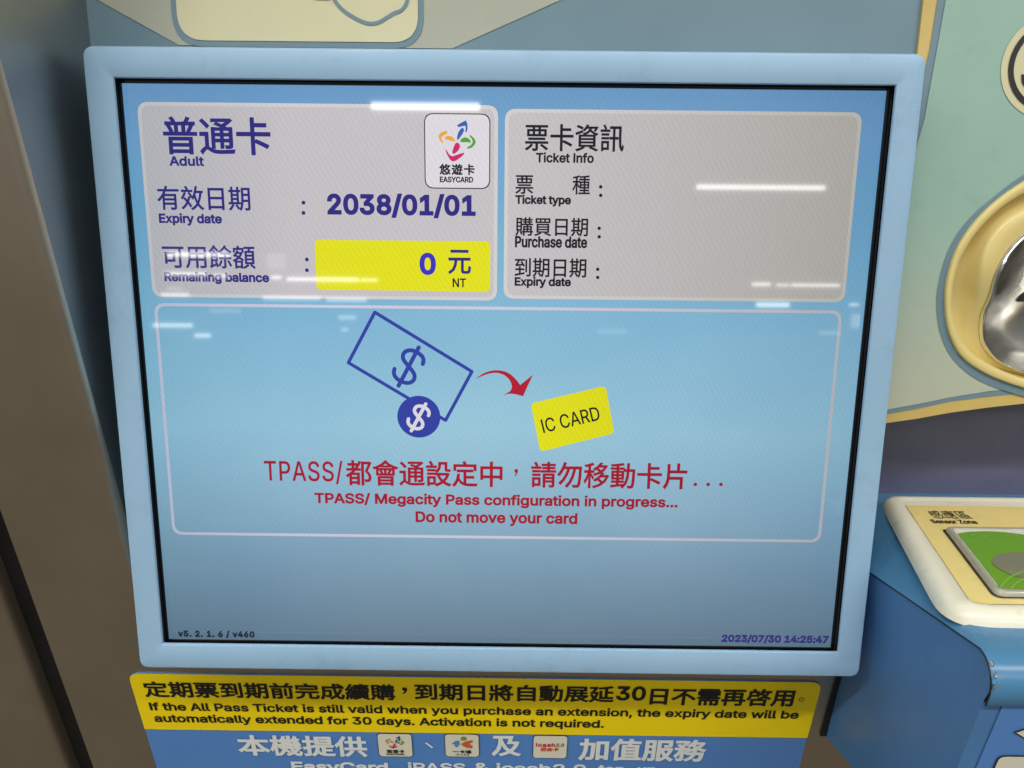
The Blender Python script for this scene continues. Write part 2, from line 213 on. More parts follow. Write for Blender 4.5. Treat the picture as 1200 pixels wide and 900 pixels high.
115: (0.365, [[146,-7,116,-4,90,3,67,14,49,30,36,51,28,75,75,85,80,70,89,58,99,48,120,39,145,36,165,38,182,42,196,50,206,59,212,70,214,82,212,97,203,109,189,118,170,124,119,136,94,144,74,154,58,166,46,181,40,199,37,219,39,236,44,251,52,265,69,283,92,296,119,305,150,308,179,305,203,298,223,287,239,271,251,253,259,232,214,222,207,238,194,253,183,260,168,265,150,266,133,265,118,260,105,253,95,244,89,234,87,222,90,207,99,195,115,185,137,178,184,167,209,160,229,150,245,137,256,122,263,105,265,85,263,68,258,52,250,38,239,25,225,14,208,5,179,-4]]),
116: (0.227, [[163,303,163,262,5,262,5,303], [52,377,101,377,101,78,103,61,109,49,120,42,136,40,148,41,161,43,170,1,153,-2,135,-3,110,-1,90,6,74,17,62,32,54,52,52,74]]),
117: (0.41, [[146,-4,117,-1,92,9,77,19,65,31,55,47,48,66,44,87,42,111,42,303,91,303,91,115,93,93,99,75,110,60,123,49,140,42,160,40,181,43,199,50,215,61,227,77,234,98,237,122,237,303,286,303,286,0,238,0,238,73,246,73,235,48,222,28,206,14,187,4,168,-2]]),
118: (0.389, [[130,0,14,303,67,303,132,124,150,70,164,17,147,17,162,70,179,124,244,303,297,303,181,0]]),
119: (0.567, [[110,0,18,303,70,303,107,171,123,109,140,33,132,33,148,108,165,171,202,303,253,303,289,171,305,109,322,33,313,33,330,108,347,171,384,303,436,303,344,0,295,0,255,137,244,180,232,224,221,270,232,270,221,224,210,180,198,137,159,0]]),
120: (0.379, [[17,0,137,175,137,137,23,303,80,303,118,244,143,203,166,165,140,165,162,203,187,244,225,303,281,303,167,135,167,171,286,0,229,0,185,68,160,109,138,145,164,145,143,109,119,68,73,0]]),
121: (0.389, [[38,-111,49,-69,57,-70,71,-72,83,-71,94,-67,104,-59,113,-46,120,-28,130,-1,14,303,67,303,132,124,149,69,164,17,147,17,162,70,179,124,244,303,297,303,163,-46,153,-68,141,-86,127,-99,111,-109,93,-114,73,-116,52,-114]])}
# LCD: every lit surface of the display shares the same viewing-angle falloff, pixel grain and glossy face
def lcd(name, c, grain=.035, base=False):
    k = N(name); t = k.t
    tcn = k.n('TexCoord'); se = k.n('SeparateXYZ'); k.l(tcn.outputs['Object'], se.inputs[0])
    X, Z = se.outputs['X'], se.outputs['Z']
    if base:        # the wallpaper shown on the display: blue at the top, pale in the middle, grey below
        col = k.ramp(k.rng(Z, 0, 1, -.130, .130), [(0, lin((104, 131, 152))), (.10, lin((117, 149, 173))), (.24, lin((136, 174, 199))), (.42, lin((147, 194, 217))),
                     (.60, lin((131, 184, 214))), (.80, lin((113, 171, 208))), (.92, lin((112, 163, 208))), (1, lin((104, 152, 198)))])
    else:
        r = k.n('RGB'); r.outputs[0].default_value = lin(c); col = r.outputs[0]
    # off-axis dimming of the panel (to the left, right and the bottom)
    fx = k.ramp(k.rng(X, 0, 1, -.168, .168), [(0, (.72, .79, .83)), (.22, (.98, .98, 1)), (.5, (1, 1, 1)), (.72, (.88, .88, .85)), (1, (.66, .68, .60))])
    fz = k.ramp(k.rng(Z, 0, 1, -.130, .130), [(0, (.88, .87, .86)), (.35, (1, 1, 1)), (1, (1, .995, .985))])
    if base:
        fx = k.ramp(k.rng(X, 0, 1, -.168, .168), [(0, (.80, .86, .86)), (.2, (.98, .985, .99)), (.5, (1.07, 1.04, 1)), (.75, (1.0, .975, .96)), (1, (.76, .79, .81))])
        cl = k.rng(k.noise(9, 3, (1, 1, 1.6)), .93, 1.07, .3, .7)        # soft moire glow put into the wallpaper colour
        q = k.n('CombineColor'); k.l(cl, q.inputs[0]); k.l(k.rng(cl, .96, 1.04, .93, 1.07), q.inputs[1]); k.l(k.rng(cl, .98, 1.02, .93, 1.07), q.inputs[2])
        col = k.mix(1., col, q.outputs[0], 'MULTIPLY')
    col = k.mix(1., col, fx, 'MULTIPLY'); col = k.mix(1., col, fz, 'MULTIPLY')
    w1 = k.n('TexWave', wave_type='BANDS', bands_direction='X'); w1.inputs['Scale'].default_value = 150
    w1.inputs['Distortion'].default_value = .8; w1.inputs['Detail'].default_value = 0
    mp = k.n('Mapping'); mp.inputs['Rotation'].default_value = (0, .55, 0); k.l(tcn.outputs['Object'], mp.inputs[0]); k.l(mp.outputs[0], w1.inputs[0])
    w2 = k.n('TexWave', wave_type='BANDS', bands_direction='X'); w2.inputs['Scale'].default_value = 210; w2.inputs['Distortion'].default_value = .5
    mp2 = k.n('Mapping'); mp2.inputs['Rotation'].default_value = (0, -.18, 0); k.l(tcn.outputs['Object'], mp2.inputs[0]); k.l(mp2.outputs[0], w2.inputs[0])
    g = k.mix(k.rng(w1.outputs['Fac'], 0, 1), (1+grain, 1+grain, 1+grain*1.3, 1), (1-grain, 1-grain, 1-grain, 1))
    g2 = k.mix(k.rng(w2.outputs['Fac'], 0, 1), (1+grain*.5, 1+grain*.6, 1, 1), (1-grain*.5, 1-grain*.6, 1, 1))
    g3 = k.mix(k.rng(k.noise(1400, 1), 0, 1, .3, .7), (1-grain, 1-grain, 1-grain, 1), (1+grain, 1+grain, 1+grain, 1))
    col = k.mix(1., col, g, 'MULTIPLY'); col = k.mix(1., col, g2, 'MULTIPLY'); col = k.mix(1., col, g3, 'MULTIPLY')
    k.l(col, k.p.inputs['Emission Color']); k.p.inputs['Emission Strength'].default_value = .97
    k.p.inputs['Base Color'].default_value = (.006, .007, .01, 1)
    k.p.inputs['Roughness'].default_value = .034; k.p.inputs['Specular IOR Level'].default_value = .5
    return k.m

# ------------------------------------------------------------------ objects
def link(name, me, mat=None, parent=None, origin=None):
    o = bpy.data.objects.new(name, me); COL.objects.link(o)
    if origin is not None:
        me.transform(Matrix.Translation(-origin)); o.location = origin
    if mat and not me.materials: me.materials.append(mat)
    if parent:
        o.parent = parent; o.matrix_parent_inverse = Matrix.Identity(4)
        po = world_loc(parent); me.transform(Matrix.Translation(-po)) if origin is None else None
        if origin is not None: o.location = origin - po
    return o
def world_loc(o):
    v = Vector(o.location)
    while o.parent: o = o.parent; v = v + Vector(o.location)
    return v
def thing(name, label, cat, loc):
    o = bpy.data.objects.new(name, None); COL.objects.link(o); o.location = loc; o.empty_display_size = .02
    o['label'] = label; o['category'] = cat; return o
def smooth(me, ang=35):
    for p in me.polygons: p.use_smooth = True
    try: me.set_sharp_from_angle(angle=math.radians(ang))
    except Exception: pass
def bm_mesh(name, verts, faces, sm=True, ang=35):
    me = bpy.data.meshes.new(name); me.from_pydata([tuple(v) for v in verts], [], faces)
    bm = bmesh.new(); bm.from_mesh(me); bmesh.ops.recalc_face_normals(bm, faces=bm.faces); bm.to_mesh(me); bm.free()
    if sm: smooth(me, ang)
    return me
def loft(name, loops, closed=True, cap0=False, cap1=False, ang=35):
    n = len(loops[0]); V = [p for L in loops for p in L]; F = []
    for i in range(len(loops)-1):
        for j in range(n if closed else n-1):
            k = (j+1) % n; F.append((i*n+j, i*n+k, (i+1)*n+k, (i+1)*n+j))
    if cap0: F.append(tuple(range(n)))
    if cap1: F.append(tuple(range((len(loops)-1)*n, len(loops)*n)))
    return bm_mesh(name, V, F, True, ang)
def inset_poly(pts, d):             # convex or mildly concave polygon, offset inwards by d
    n = len(pts); A = sum(pts[i][0]*pts[(i+1) % n][1]-pts[(i+1) % n][0]*pts[i][1] for i in range(n)); s = 1 if A > 0 else -1
    out = []
    for i in range(n):
        p0, p1, p2 = Vector(pts[i-1]), Vector(pts[i]), Vector(pts[(i+1) % n])
        a = (p1-p0).normalized(); b = (p2-p1).normalized()
        na = Vector((-a.y, a.x))*s; nb = Vector((-b.y, b.x))*s
        m = na+nb; out.append(tuple(p1 + m*(d/max(.2, m.dot(na)))))
    return out
def round_poly(pts, r, k=6):
    n = len(pts); out = []
    for i in range(n):
        p0, p1, p2 = Vector(pts[i-1]), Vector(pts[i]), Vector(pts[(i+1) % n])
        rr = r[i] if isinstance(r, (list, tuple)) else r
        a = (p0-p1); b = (p2-p1); t = min(rr/math.tan(a.angle(b)/2), a.length*.49, b.length*.49)
        q0 = p1+a.normalized()*t; q2 = p1+b.normalized()*t
        for j in range(k+1):
            s = j/k; out.append(tuple(q0*(1-s)**2*1 + p1*2*s*(1-s) + q2*s*s))
    return out
def rrect(x0, y0, x1, y1, r, k=6): return round_poly([(x0, y0), (x1, y0), (x1, y1), (x0, y1)], r, k)
def sheet(name, pts, fr, lift, mat, parent, th=0.0):     # flat print (or a plate of thickness th) on a frame
    n = len(pts); V = [fr(p[0], p[1], lift) for p in pts]; F = [tuple(range(n))]
    if th:
        V += [fr(p[0], p[1], lift-th) for p in pts]; F += [(i, (i+1) % n, n+(i+1) % n, n+i) for i in range(n)]
    return link(name, bm_mesh(name, V, F, False), mat, parent)
def sheet_hole(name, pts, hole, fr, lift, mat, parent, th=0.0):
    bm = bmesh.new(); es = []
    for L in (pts, hole):
        vs_ = [bm.verts.new(fr(p[0], p[1], lift)) for p in L]; es += [bm.edges.new((vs_[i-1], vs_[i])) for i in range(len(vs_))]
    bmesh.ops.triangle_fill(bm, edges=es, use_beauty=True)
    for L in (pts, hole) if th else ():
        a = [bm.verts.new(fr(p[0], p[1], lift)) for p in L]; b = [bm.verts.new(fr(p[0], p[1], lift-th)) for p in L]
        for i in range(len(L)): bm.faces.new((a[i-1], a[i], b[i], b[i-1]))
    bmesh.ops.recalc_face_normals(bm, faces=bm.faces)
    me = bpy.data.meshes.new(name); bm.to_mesh(me); bm.free()
    return link(name, me, mat, parent)
def ring(name, outer, inner, fr, lift, mat, parent):
    n = len(outer)
    return link(name, bm_mesh(name, [fr(*p, lift) for p in outer]+[fr(*p, lift) for p in inner], [(i, (i+1) % n, n+(i+1) % n, n+i) for i in range(n)], False), mat, parent)
def ellipse(cx, cy, rx, ry, n=40, a0=0): return [(cx+rx*math.cos(a0+2*math.pi*i/n), cy+ry*math.sin(a0+2*math.pi*i/n)) for i in range(n)]
def tube(name, pts, r, mat, parent, k=8):
    rings = []
    for i, p in enumerate(pts):
        d = (pts[min(i+1, len(pts)-1)]-pts[max(i-1, 0)]).normalized(); a = d.orthogonal().normalized(); b = d.cross(a)
        rings.append([p+(a*math.cos(2*math.pi*j/k)+b*math.sin(2*math.pi*j/k))*r for j in range(k)])
    return link(name, loft(name, rings, cap0=True, cap1=True, ang=60), mat, parent)

# ------------------------------------------------------------------ lettering
GLYPH[73] = (.190, [[48, 0, 48, 407, 101, 407, 101, 0]])      # a plain upright for the capital I
_adv, _ci = GLYPH[105]              # lift the dot of the i so that it stays clear in the bold lines
GLYPH[105] = (_adv, [[v+(16 if k % 2 and min(c[1::2]) > 320 else 0) for k, v in enumerate(c)] for c in _ci])
def latin_contours(text, track=0):
    x = 0; out = []
    for ch in text:
        if ch == ' ': x += .19+track; continue
        adv, cons = GLYPH[ord(ch)]
        out += [[(c[i]/800+x, c[i+1]/800) for i in range(0, len(c), 2)] for c in cons]; x += adv+track
    return out
def cjk_contours(text, track=0):
    c = bpy.data.curves.new('t', 'FONT'); c.body = text; c.space_character = 1+track
    o = bpy.data.objects.new('t', c); COL.objects.link(o); bpy.context.view_layer.update()
    cu = o.to_curve(bpy.context.evaluated_depsgraph_get()); out = []
    for sp in cu.splines:
        b = sp.bezier_points; pts = []; n = len(b)
        for i in range(n):
            p0, p1, p2, p3 = b[i].co, b[i].handle_right, b[(i+1) % n].handle_left, b[(i+1) % n].co
            d = p3-p0
            if d.length < 1e-6: continue
            dn = d.normalized(); dev = max((p1-p0).cross(dn).length, (p2-p0).cross(dn).length)
            for j in range(1 if dev < .004 else 3):
                s = j/3 if dev >= .004 else 0
                q = p0*(1-s)**3+p1*3*s*(1-s)**2+p2*3*s*s*(1-s)+p3*s**3; pts.append((q.x, q.y))
        if len(pts) > 2:
            pts.reverse(); out.append(pts)
    o.to_curve_clear(); bpy.data.objects.remove(o); bpy.data.curves.remove(c)
    return out
def grow(c, b):                     # move an outline outwards by b (clockwise = solid, so the left side is the outside)
    n = len(c); out = []
    for i in range(n):
        p0, p1, p2 = Vector(c[i-1]), Vector(c[i]), Vector(c[(i+1) % n])
        a = (p1-p0).normalized(); d = (p2-p1).normalized()
        na = Vector((-a.y, a.x)); nb = Vector((-d.y, d.x)); m = na+nb
        if m.length < .3: out += [tuple(p1+na*b+a*b*.5), tuple(p1+nb*b-d*b*.5)]
        else:
            m.normalize(); out.append(tuple(p1+m*(b/max(.55, m.dot(na)))))
    return out
def fill_letters(cons, b):          # triangles wherever the outlines wind round a point
    clean = []
    for c in cons:
        q = [p for i, p in enumerate(c) if (Vector(p)-Vector(c[i-1])).length > 1e-4]
        if len(q) > 2: clean.append(grow(q, b) if b else q)
    V = [Vector(p) for c in clean for p in c]; E = []; k = 0
    for c in clean:
        E += [(k+i, k+(i+1) % len(c)) for i in range(len(c))]; k += len(c)
    vo, _, fo, _, _, _ = delaunay_2d_cdt(V, E, [], 0, 1e-5)
    P = np.array([(v.x, v.y) for v in vo]); F = np.array(fo)
    C = P[F].mean(axis=1)
    A = np.array([(V[a].x, V[a].y) for a, _ in E]); B = np.array([(V[b_].x, V[b_].y) for _, b_ in E])
    keep = np.zeros(len(C), dtype=int)
    for s0 in range(0, len(C), 2000):
        x = C[s0:s0+2000, 0:1]; y = C[s0:s0+2000, 1:2]
        side = (B[:, 0]-A[:, 0])*(y-A[:, 1])-(x-A[:, 0])*(B[:, 1]-A[:, 1])
        up = (A[:, 1] <= y) & (B[:, 1] > y) & (side > 0); dn = (A[:, 1] > y) & (B[:, 1] <= y) & (side < 0)
        keep[s0:s0+2000] = up.sum(axis=1)-dn.sum(axis=1)
    F = F[keep < 0]
    used = np.unique(F); remap = -np.ones(len(P), dtype=int); remap[used] = np.arange(len(used))
    return P[used], remap[F]
def letters(text, box, fr, lift, mat, parent, bold=0.0, angle=0.0, track=0, name='lettering', label=None):
    """text whose ink fills box = (x0, y0, x1, y1) of the frame; bold = stroke half-width added, as a share of the height"""
    cons = cjk_contours(text, track) if any(ord(c) > 0x2000 for c in text) else latin_contours(text, track)
    xs = [p[0] for c in cons for p in c]; ys = [p[1] for c in cons for p in c]
    x0, y0, x1, y1 = box; hgt = y1-y0; b = bold*hgt
    X0, X1, Y0, Y1 = min(xs), max(xs), min(ys), max(ys)
    sx = (x1-x0-2*b)/(X1-X0); sy = (hgt-2*b)/max(1e-6, Y1-Y0)
    cons = [[((p[0]-X0)*sx+b-(x1-x0)/2, (p[1]-Y0)*sy+b-hgt/2) for p in c] for c in cons]
    cx, cy = (x0+x1)/2, (y0+y1)/2; ca, sa = math.cos(angle), math.sin(angle)
    K = 1000.0                      # build in millimetres, then place
    P, F = fill_letters([[(p[0]*K, p[1]*K) for p in c] for c in cons], b*K)
    V = [fr(cx+(x*ca-y*sa)/K, cy+(x*sa+y*ca)/K, lift) for x, y in P]
    F = [tuple(int(i) for i in f) for f in F]
    me = bpy.data.meshes.new(name); me.from_pydata([tuple(v) for v in V], [], F)
    o = link(name, me, mat, parent)
    if label: o['label'] = label
    return o
def boxS(xl, yt, yb, xr, yr=None, f=None):        # ink box from photo measures: left x, top and bottom there, right x
    f = f or onS
    a = f(xl, yb); b = f(xl, yt); c = f(xr, (yr if yr is not None else (yt+yb)/2 + (xr-xl)*.011))
    return (a[0]+b[0])/2 if f is onS else a[0], a[1], c[0], b[1]
# ------------------------------------------------------------------ materials in use
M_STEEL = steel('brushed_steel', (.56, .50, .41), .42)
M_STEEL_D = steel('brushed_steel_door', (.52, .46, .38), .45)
M_CHEEK = steel('shaded_steel_cheek', (.37, .385, .39), .40)  # dark bluish reflection on the cheek put into its steel colour
M_BLACK = paint('black_rubber', (14, 14, 15), .5, .2)
M_BEZEL = paint('pale_blue_moulding', (146, 181, 209), .42, .05, .3, .12, scale=9, scuffs=.35)
M_RIM = paint('black_screen_rim', (10, 11, 14), .25, .2, spec=.5)
M_RIMEDGE = paint('dark_metal_lip', (44, 46, 50), .3, .2)
M_TEAL = paint('teal_grey_print', (104, 130, 142), .42, .04, .1, .05)
M_GREYLT = paint('warm_grey_print', (165, 166, 150), .42, .06, .15, .05)
M_CREAM = paint('cream_print', (205, 199, 162), .42, .03, .08, .05)
M_PURPLE = paint('plum_print', (70, 45, 80), .45)
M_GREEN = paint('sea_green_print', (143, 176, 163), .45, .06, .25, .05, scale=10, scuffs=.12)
# the base colour shifts from sea green to greige along its lower edge
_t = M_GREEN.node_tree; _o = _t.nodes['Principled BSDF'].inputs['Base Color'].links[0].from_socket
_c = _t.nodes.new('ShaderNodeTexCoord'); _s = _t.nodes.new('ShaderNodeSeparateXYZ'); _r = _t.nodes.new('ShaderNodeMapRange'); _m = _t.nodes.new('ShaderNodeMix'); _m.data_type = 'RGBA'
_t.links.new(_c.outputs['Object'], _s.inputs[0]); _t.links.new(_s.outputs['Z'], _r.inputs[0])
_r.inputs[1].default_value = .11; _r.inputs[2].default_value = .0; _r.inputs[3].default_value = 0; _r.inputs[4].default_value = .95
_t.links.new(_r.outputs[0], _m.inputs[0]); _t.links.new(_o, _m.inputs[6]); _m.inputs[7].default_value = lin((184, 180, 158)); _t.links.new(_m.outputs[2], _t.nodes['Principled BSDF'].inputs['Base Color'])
M_GOLD = paint('gold_trim', (196, 170, 98), .36, .06, .15, .05)
M_NAVY = paint('dusky_navy_plate', (90, 93, 120), .42, .08, .2, .08)
M_SHELL = paint('mid_blue_shell', (74, 128, 168), .30, .05, .3, .08, scale=9, scuffs=.3)
M_SIDE = paint('blue_side_panel', (76, 124, 176), .42, .07, .3, .10, scale=9, scuffs=.3)
M_SEAM = paint('seam_shadow_gap', (22, 26, 34), .6)
M_PLATE = paint('ivory_moulding', (232, 227, 206), .32, .04, .4, .10, scuffs=.25)
M_LABEL = paint('straw_yellow_label', (236, 214, 138), .30, .06, .2, .04)
M_WIN = paint('grey_clear_rim', (170, 168, 150), .14, .05, coat=.6)
M_WHITE = paint('off_white_print', (226, 226, 218), .25, .03, .05, .02, coat=.5)
M_LEAF = paint('leaf_green_print', (112, 166, 48), .25, .05, .05, .02, coat=.5)
M_LEAF2 = paint('pale_green_print', (134, 182, 78), .25, .05, .05, .02, coat=.5)
M_GREY = paint('warm_grey_disc_print', (132, 132, 112), .25, .06, .08, .02, coat=.5)
M_INK = paint('black_ink', (22, 20, 20), .45, .1, bump=0)
M_INK2 = paint('soft_black_ink', (52, 48, 46), .45, .15, bump=0)
M_YEL = paint('yellow_vinyl', (246, 217, 2), .38, .02, .08, .03)
M_VBLUE = paint('blue_vinyl', (84, 134, 200), .38, .03, .10, .03)
M_VWHITE = paint('white_vinyl', (226, 230, 226), .38, .02, .06, .02)
M_CARD = paint('cream_vinyl', (222, 218, 198), .38, .02, .05, .02)
M_SHELLCREAM = paint('cream_plastic', (218, 198, 130), .33, .05, .15, .06)
M_CHROME = N('polished_steel_cup'); M_CHROME.p.inputs['Metallic'].default_value = 1; M_CHROME.p.inputs['Base Color'].default_value = (.58, .57, .54, 1)
M_CHROME.l(M_CHROME.rng(M_CHROME.noise(40, 5), .15, .24, .35, .65), M_CHROME.p.inputs['Roughness']); M_CHROME.bump(M_CHROME.noise(90, 3, (3, 3, .5)), .06, .0006); M_CHROME = M_CHROME.m
M_RIMCHROME = N('bright_steel_rim'); M_RIMCHROME.p.inputs['Metallic'].default_value = 1; M_RIMCHROME.p.inputs['Base Color'].default_value = (.75, .74, .70, 1); M_RIMCHROME.p.inputs['Roughness'].default_value = .15; M_RIMCHROME = M_RIMCHROME.m
def ink(c, name): return paint(name, c, .45, .05, bump=0)
I_RED = ink((196, 40, 70), 'crimson_ink'); I_BLUE = ink((45, 70, 150), 'blue_ink'); I_GOLD = ink((190, 140, 70), 'ochre_ink'); I_GREEN = ink((120, 150, 60), 'olive_green_ink')
I_LBLUE = ink((80, 140, 190), 'light_blue_ink'); I_ORANGE = ink((205, 95, 50), 'orange_ink')
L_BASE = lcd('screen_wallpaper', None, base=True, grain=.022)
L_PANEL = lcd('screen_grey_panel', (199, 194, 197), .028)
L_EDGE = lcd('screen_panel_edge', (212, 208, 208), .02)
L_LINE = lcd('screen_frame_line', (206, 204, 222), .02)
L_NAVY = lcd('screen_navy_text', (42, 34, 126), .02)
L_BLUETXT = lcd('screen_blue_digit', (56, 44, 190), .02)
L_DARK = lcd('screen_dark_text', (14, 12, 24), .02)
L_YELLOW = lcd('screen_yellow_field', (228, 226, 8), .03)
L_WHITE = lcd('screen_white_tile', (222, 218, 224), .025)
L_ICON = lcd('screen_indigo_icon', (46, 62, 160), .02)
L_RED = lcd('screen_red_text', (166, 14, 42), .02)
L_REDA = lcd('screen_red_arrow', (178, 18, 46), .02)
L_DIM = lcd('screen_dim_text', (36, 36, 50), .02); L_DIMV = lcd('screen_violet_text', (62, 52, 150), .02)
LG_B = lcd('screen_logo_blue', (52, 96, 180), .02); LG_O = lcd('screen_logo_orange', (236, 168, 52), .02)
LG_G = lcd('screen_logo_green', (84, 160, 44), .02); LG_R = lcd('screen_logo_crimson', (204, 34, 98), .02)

# ------------------------------------------------------------------ steel cabinet
cab = thing('machine_cabinet', 'brushed steel cabinet front of the ticket machine, left of and below the blue screen', 'ticket machine', W(-.19, -.55, 0))
def profile(name, prof, h0, h1, mat, parent, n=2):   # (x, p) outline swept up the steel
    loops = [[W(x, h0+(h1-h0)*i/n, p) for x, p in prof] for i in range(n+1)]
    return link(name, loft(name, loops, closed=False, ang=50), mat, parent)
def arc(cx, cy, r, a0, a1, k=6): return [(cx+r*math.cos(math.radians(a0+(a1-a0)*i/k)), cy+r*math.sin(math.radians(a0+(a1-a0)*i/k))) for i in range(k+1)]
# pillar left of the screen: groove wall, front face, rounded fold and the cheek that runs back to the fascia
RX = -.1885
xs = [(-.2490, -.030)] + arc(-.2455, -.0035, .0035, 180, 90) + arc(RX-.005, -.005, .005, 90, 8)
profile('side_pillar', xs, -.001, .55, M_STEEL, cab)
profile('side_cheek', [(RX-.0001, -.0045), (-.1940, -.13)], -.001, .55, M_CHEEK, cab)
xs = [(-.2490, -.030)] + arc(-.2455, -.0035, .0035, 180, 90) + [(.62, 0)]
profile('lower_front', xs, -.55, -.001, M_STEEL, cab)
# fold-over lip behind the screen, from the lower front up onto the leaning fascia
link('fold_strip', bm_mesh('fold_strip', [W(-.1885, -.0012, -.0004), W(.62, -.0012, -.0004), S(.62, -.10, -.0235), S(-.1935, -.10, -.0235)], [(0, 1, 2, 3)]), M_STEEL, cab)
door = thing('steel_door', 'dull brushed steel door beyond the dark groove at the far left edge', 'door', W(-.45, -.55, 0))
xs = [(-.62, -.002), (-.274, -.002)] + arc(-.274, -.0090, .0070, 90, 0) + [(-.2670, -.030)]
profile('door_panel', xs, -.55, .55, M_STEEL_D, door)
profile('groove_seal', [(-.2685, -.014), (-.2485, -.014)], -.55, .55, M_BLACK, door)

# ------------------------------------------------------------------ header fascia above the screen
fas = thing('header_panel', 'teal grey header fascia with a cream rounded picture panel, above the blue screen', 'fascia panel', S(0, .10, -.026))
FW = -.022
Fp = lambda px, py: onS(px, py, FW)
sheet('backing_plate', [(-.1937, -.139), (.187, -.139), (.1908, .02), (.1908, .34), (-.1937, .34)], S, FW, M_TEAL, fas, .004)
bl, br = Fp(210, 53), Fp(530, 57); tl, tr_ = Fp(105, 0), Fp(650, 0)
k1 = (tl[0]-bl[0])/(tl[1]-bl[1]); k2 = (tr_[0]-br[0])/(tr_[1]-br[1])
y2 = tl[1]+.012
sheet('light_beam', [bl, br, (tr_[0]+k2*.012, y2), (tr_[0]+k2*.012, .30), (tl[0]+.0, .30), (tl[0], y2-.01)], S, FW+.0004, M_GREYLT, fas)
c0 = Fp(208, 10); c1 = Fp(490, 10); cb = Fp(300, 48.5)[1]
o_ = rrect(c0[0]-.0026, cb-.0026, c1[0]+.0026, .30, .0145, 10); i_ = rrect(c0[0], cb, c1[0], .2974, .012, 10)
sheet('picture_border', o_, S, FW+.0008, M_TEAL, fas); sheet('picture_panel', i_, S, FW+.0012, M_CREAM, fas)
hp = [(388, -12), (393, 1), (402, 12), (415, 21), (425, 26), (434, 28.4), (444, 27.2), (453, 22), (463, 16), (470, 13.5), (475, 8), (478, 0), (478, -12)]
def strip(name, pts, wd_, fr, lift, mat, parent, close=False):
    q = [Vector(p) for p in pts]; n = len(q); Lf = []; Rt = []
    for i in range(n):
        a = q[i-1] if (i or close) else q[0]; b = q[(i+1) % n] if (i < n-1 or close) else q[-1]
        d = (b-a).normalized(); nn = Vector((-d.y, d.x))*wd_/2; Lf.append(q[i]+nn); Rt.append(q[i]-nn)
    V = [fr(p.x, p.y, lift) for p in Lf+Rt]
    return link(name, bm_mesh(name, V, [(i, (i+1) % n, n+(i+1) % n, n+i) for i in range(n if close else n-1)], False), mat, parent)
def spline(pts, k=4):
    out = []; n = len(pts)
    for i in range(n-1):
        p0, p1, p2, p3 = [Vector(pts[max(0, min(n-1, j))]) for j in (i-1, i, i+1, i+2)]
        for j in range(k):
            t = j/k; out.append(tuple(.5*((2*p1)+(-p0+p2)*t+(2*p0-5*p1+4*p2-p3)*t*t+(-p0+3*p1-3*p2+p3)*t**3)))
    out.append(tuple(pts[-1])); return out
strip('hand_outline', spline([Fp(*p) for p in hp]), .0016, S, FW+.0016, M_TEAL, fas)
hx, hy = Fp(403, -2); strip('hand_outline', [(hx-.0008, hy), (hx+.0008, hy), (hx+.003, hy+.004)], .0016, S, FW+.0016, M_TEAL, fas)
px_, py_ = Fp(379, -1); strip('printed_mark', [(px_-.0035, py_), (px_+.0035, py_)], .0014, S, FW+.0016, M_PURPLE, fas)

# ------------------------------------------------------------------ sea green fascia, right
gp = thing('fare_panel', 'sea green fascia with gold trim edge, right of the blue screen', 'fascia panel', S(.40, -.02, -.046))
gx0, gx1 = .1912, .60
gb = [Fp(1034, 495), Fp(1075, 489), Fp(1111, 482.5), Fp(1155, 476.5), Fp(1200, 471.5)]
gt = Fp(1080, 0)
FG = FW+.002
goldL = [(gt[0]+.001, .30), (gt[0], gt[1]), (Fp(1073, 62)[0], Fp(1073, 62)[1]), (.160, gb[0][1]-.003)]
ext = [(gb[-1][0]+.06, gb[-1][1]+.003), (gx1, gb[-1][1]-.004)]
goldpoly = goldL + gb + ext + [(gx1, .30)]
GT = .048
XC = .2895
def closed_oval(pts, dw=0):
    q = [onS(*p, FW) for p in pts]; q = spline(q, 5)
    top = [p for p in q if p[0] < XC-.002]; mir = [(2*XC-p[0], p[1]) for p in reversed(top)]
    return top+mir
outer = [(1290, 168), (1250, 176), (1200, 202), (1166, 226), (1130, 258), (1108, 292), (1096, 332), (1094, 362), (1099, 392), (1114, 421), (1146, 446), (1200, 464), (1250, 474), (1290, 476)]
gin = [(1290, 174), (1250, 183), (1200, 209), (1167, 231), (1138, 258), (1115, 292), (1103.5, 330), (1102.5, 362), (1106.5, 388), (1121, 416), (1152, 437.5), (1200, 454.5), (1250, 464), (1290, 466)]
rec = [(1290, 196), (1250, 204), (1200, 224), (1168, 243), (1140, 271), (1120, 303), (1111.5, 335), (1111, 362), (1116, 386), (1130, 408), (1158, 427), (1200, 444), (1250, 453), (1290, 455)]
bowl = [(1290, 262), (1250, 256), (1222, 262), (1199, 273), (1178, 296), (1165, 322), (1157, 350), (1149, 366), (1147, 390), (1151, 406), (1167, 424), (1199, 438), (1250, 447), (1290, 449)]
def resamp(L, n=96):
    q = [Vector(p) for p in L]; q.append(q[0]); cum = [0]
    for a, b in zip(q, q[1:]): cum.append(cum[-1]+(b-a).length)
    out = []; j = 0
    for i in range(n):
        s = cum[-1]*i/n
        while cum[j+1] < s: j += 1
        t = (s-cum[j])/max(1e-9, cum[j+1]-cum[j]); out.append(q[j]*(1-t)+q[j+1]*t)
    return out
hood = lambda p: min(1, max(0, (p[1]-.020)/.040))     # the upper part of the body swells forward into a hood
sm = lambda t: t*t*(3-2*t)
B0, B1 = -.0085, .0035
bowl_w = lambda p: FG + B0*(1-sm(hood(p))) + B1*sm(hood(p))
LO, LG, LR = [resamp(closed_oval(p)) for p in (outer, gin, rec)]
def bowl_point(px, py):
    q = onS(px, py, FG)
    for _ in range(5): q = onS(px, py, bowl_w(q))
    return q
bq = spline([bowl_point(*p) for p in bowl], 5); bt = [p for p in bq if p[0] < XC-.002]
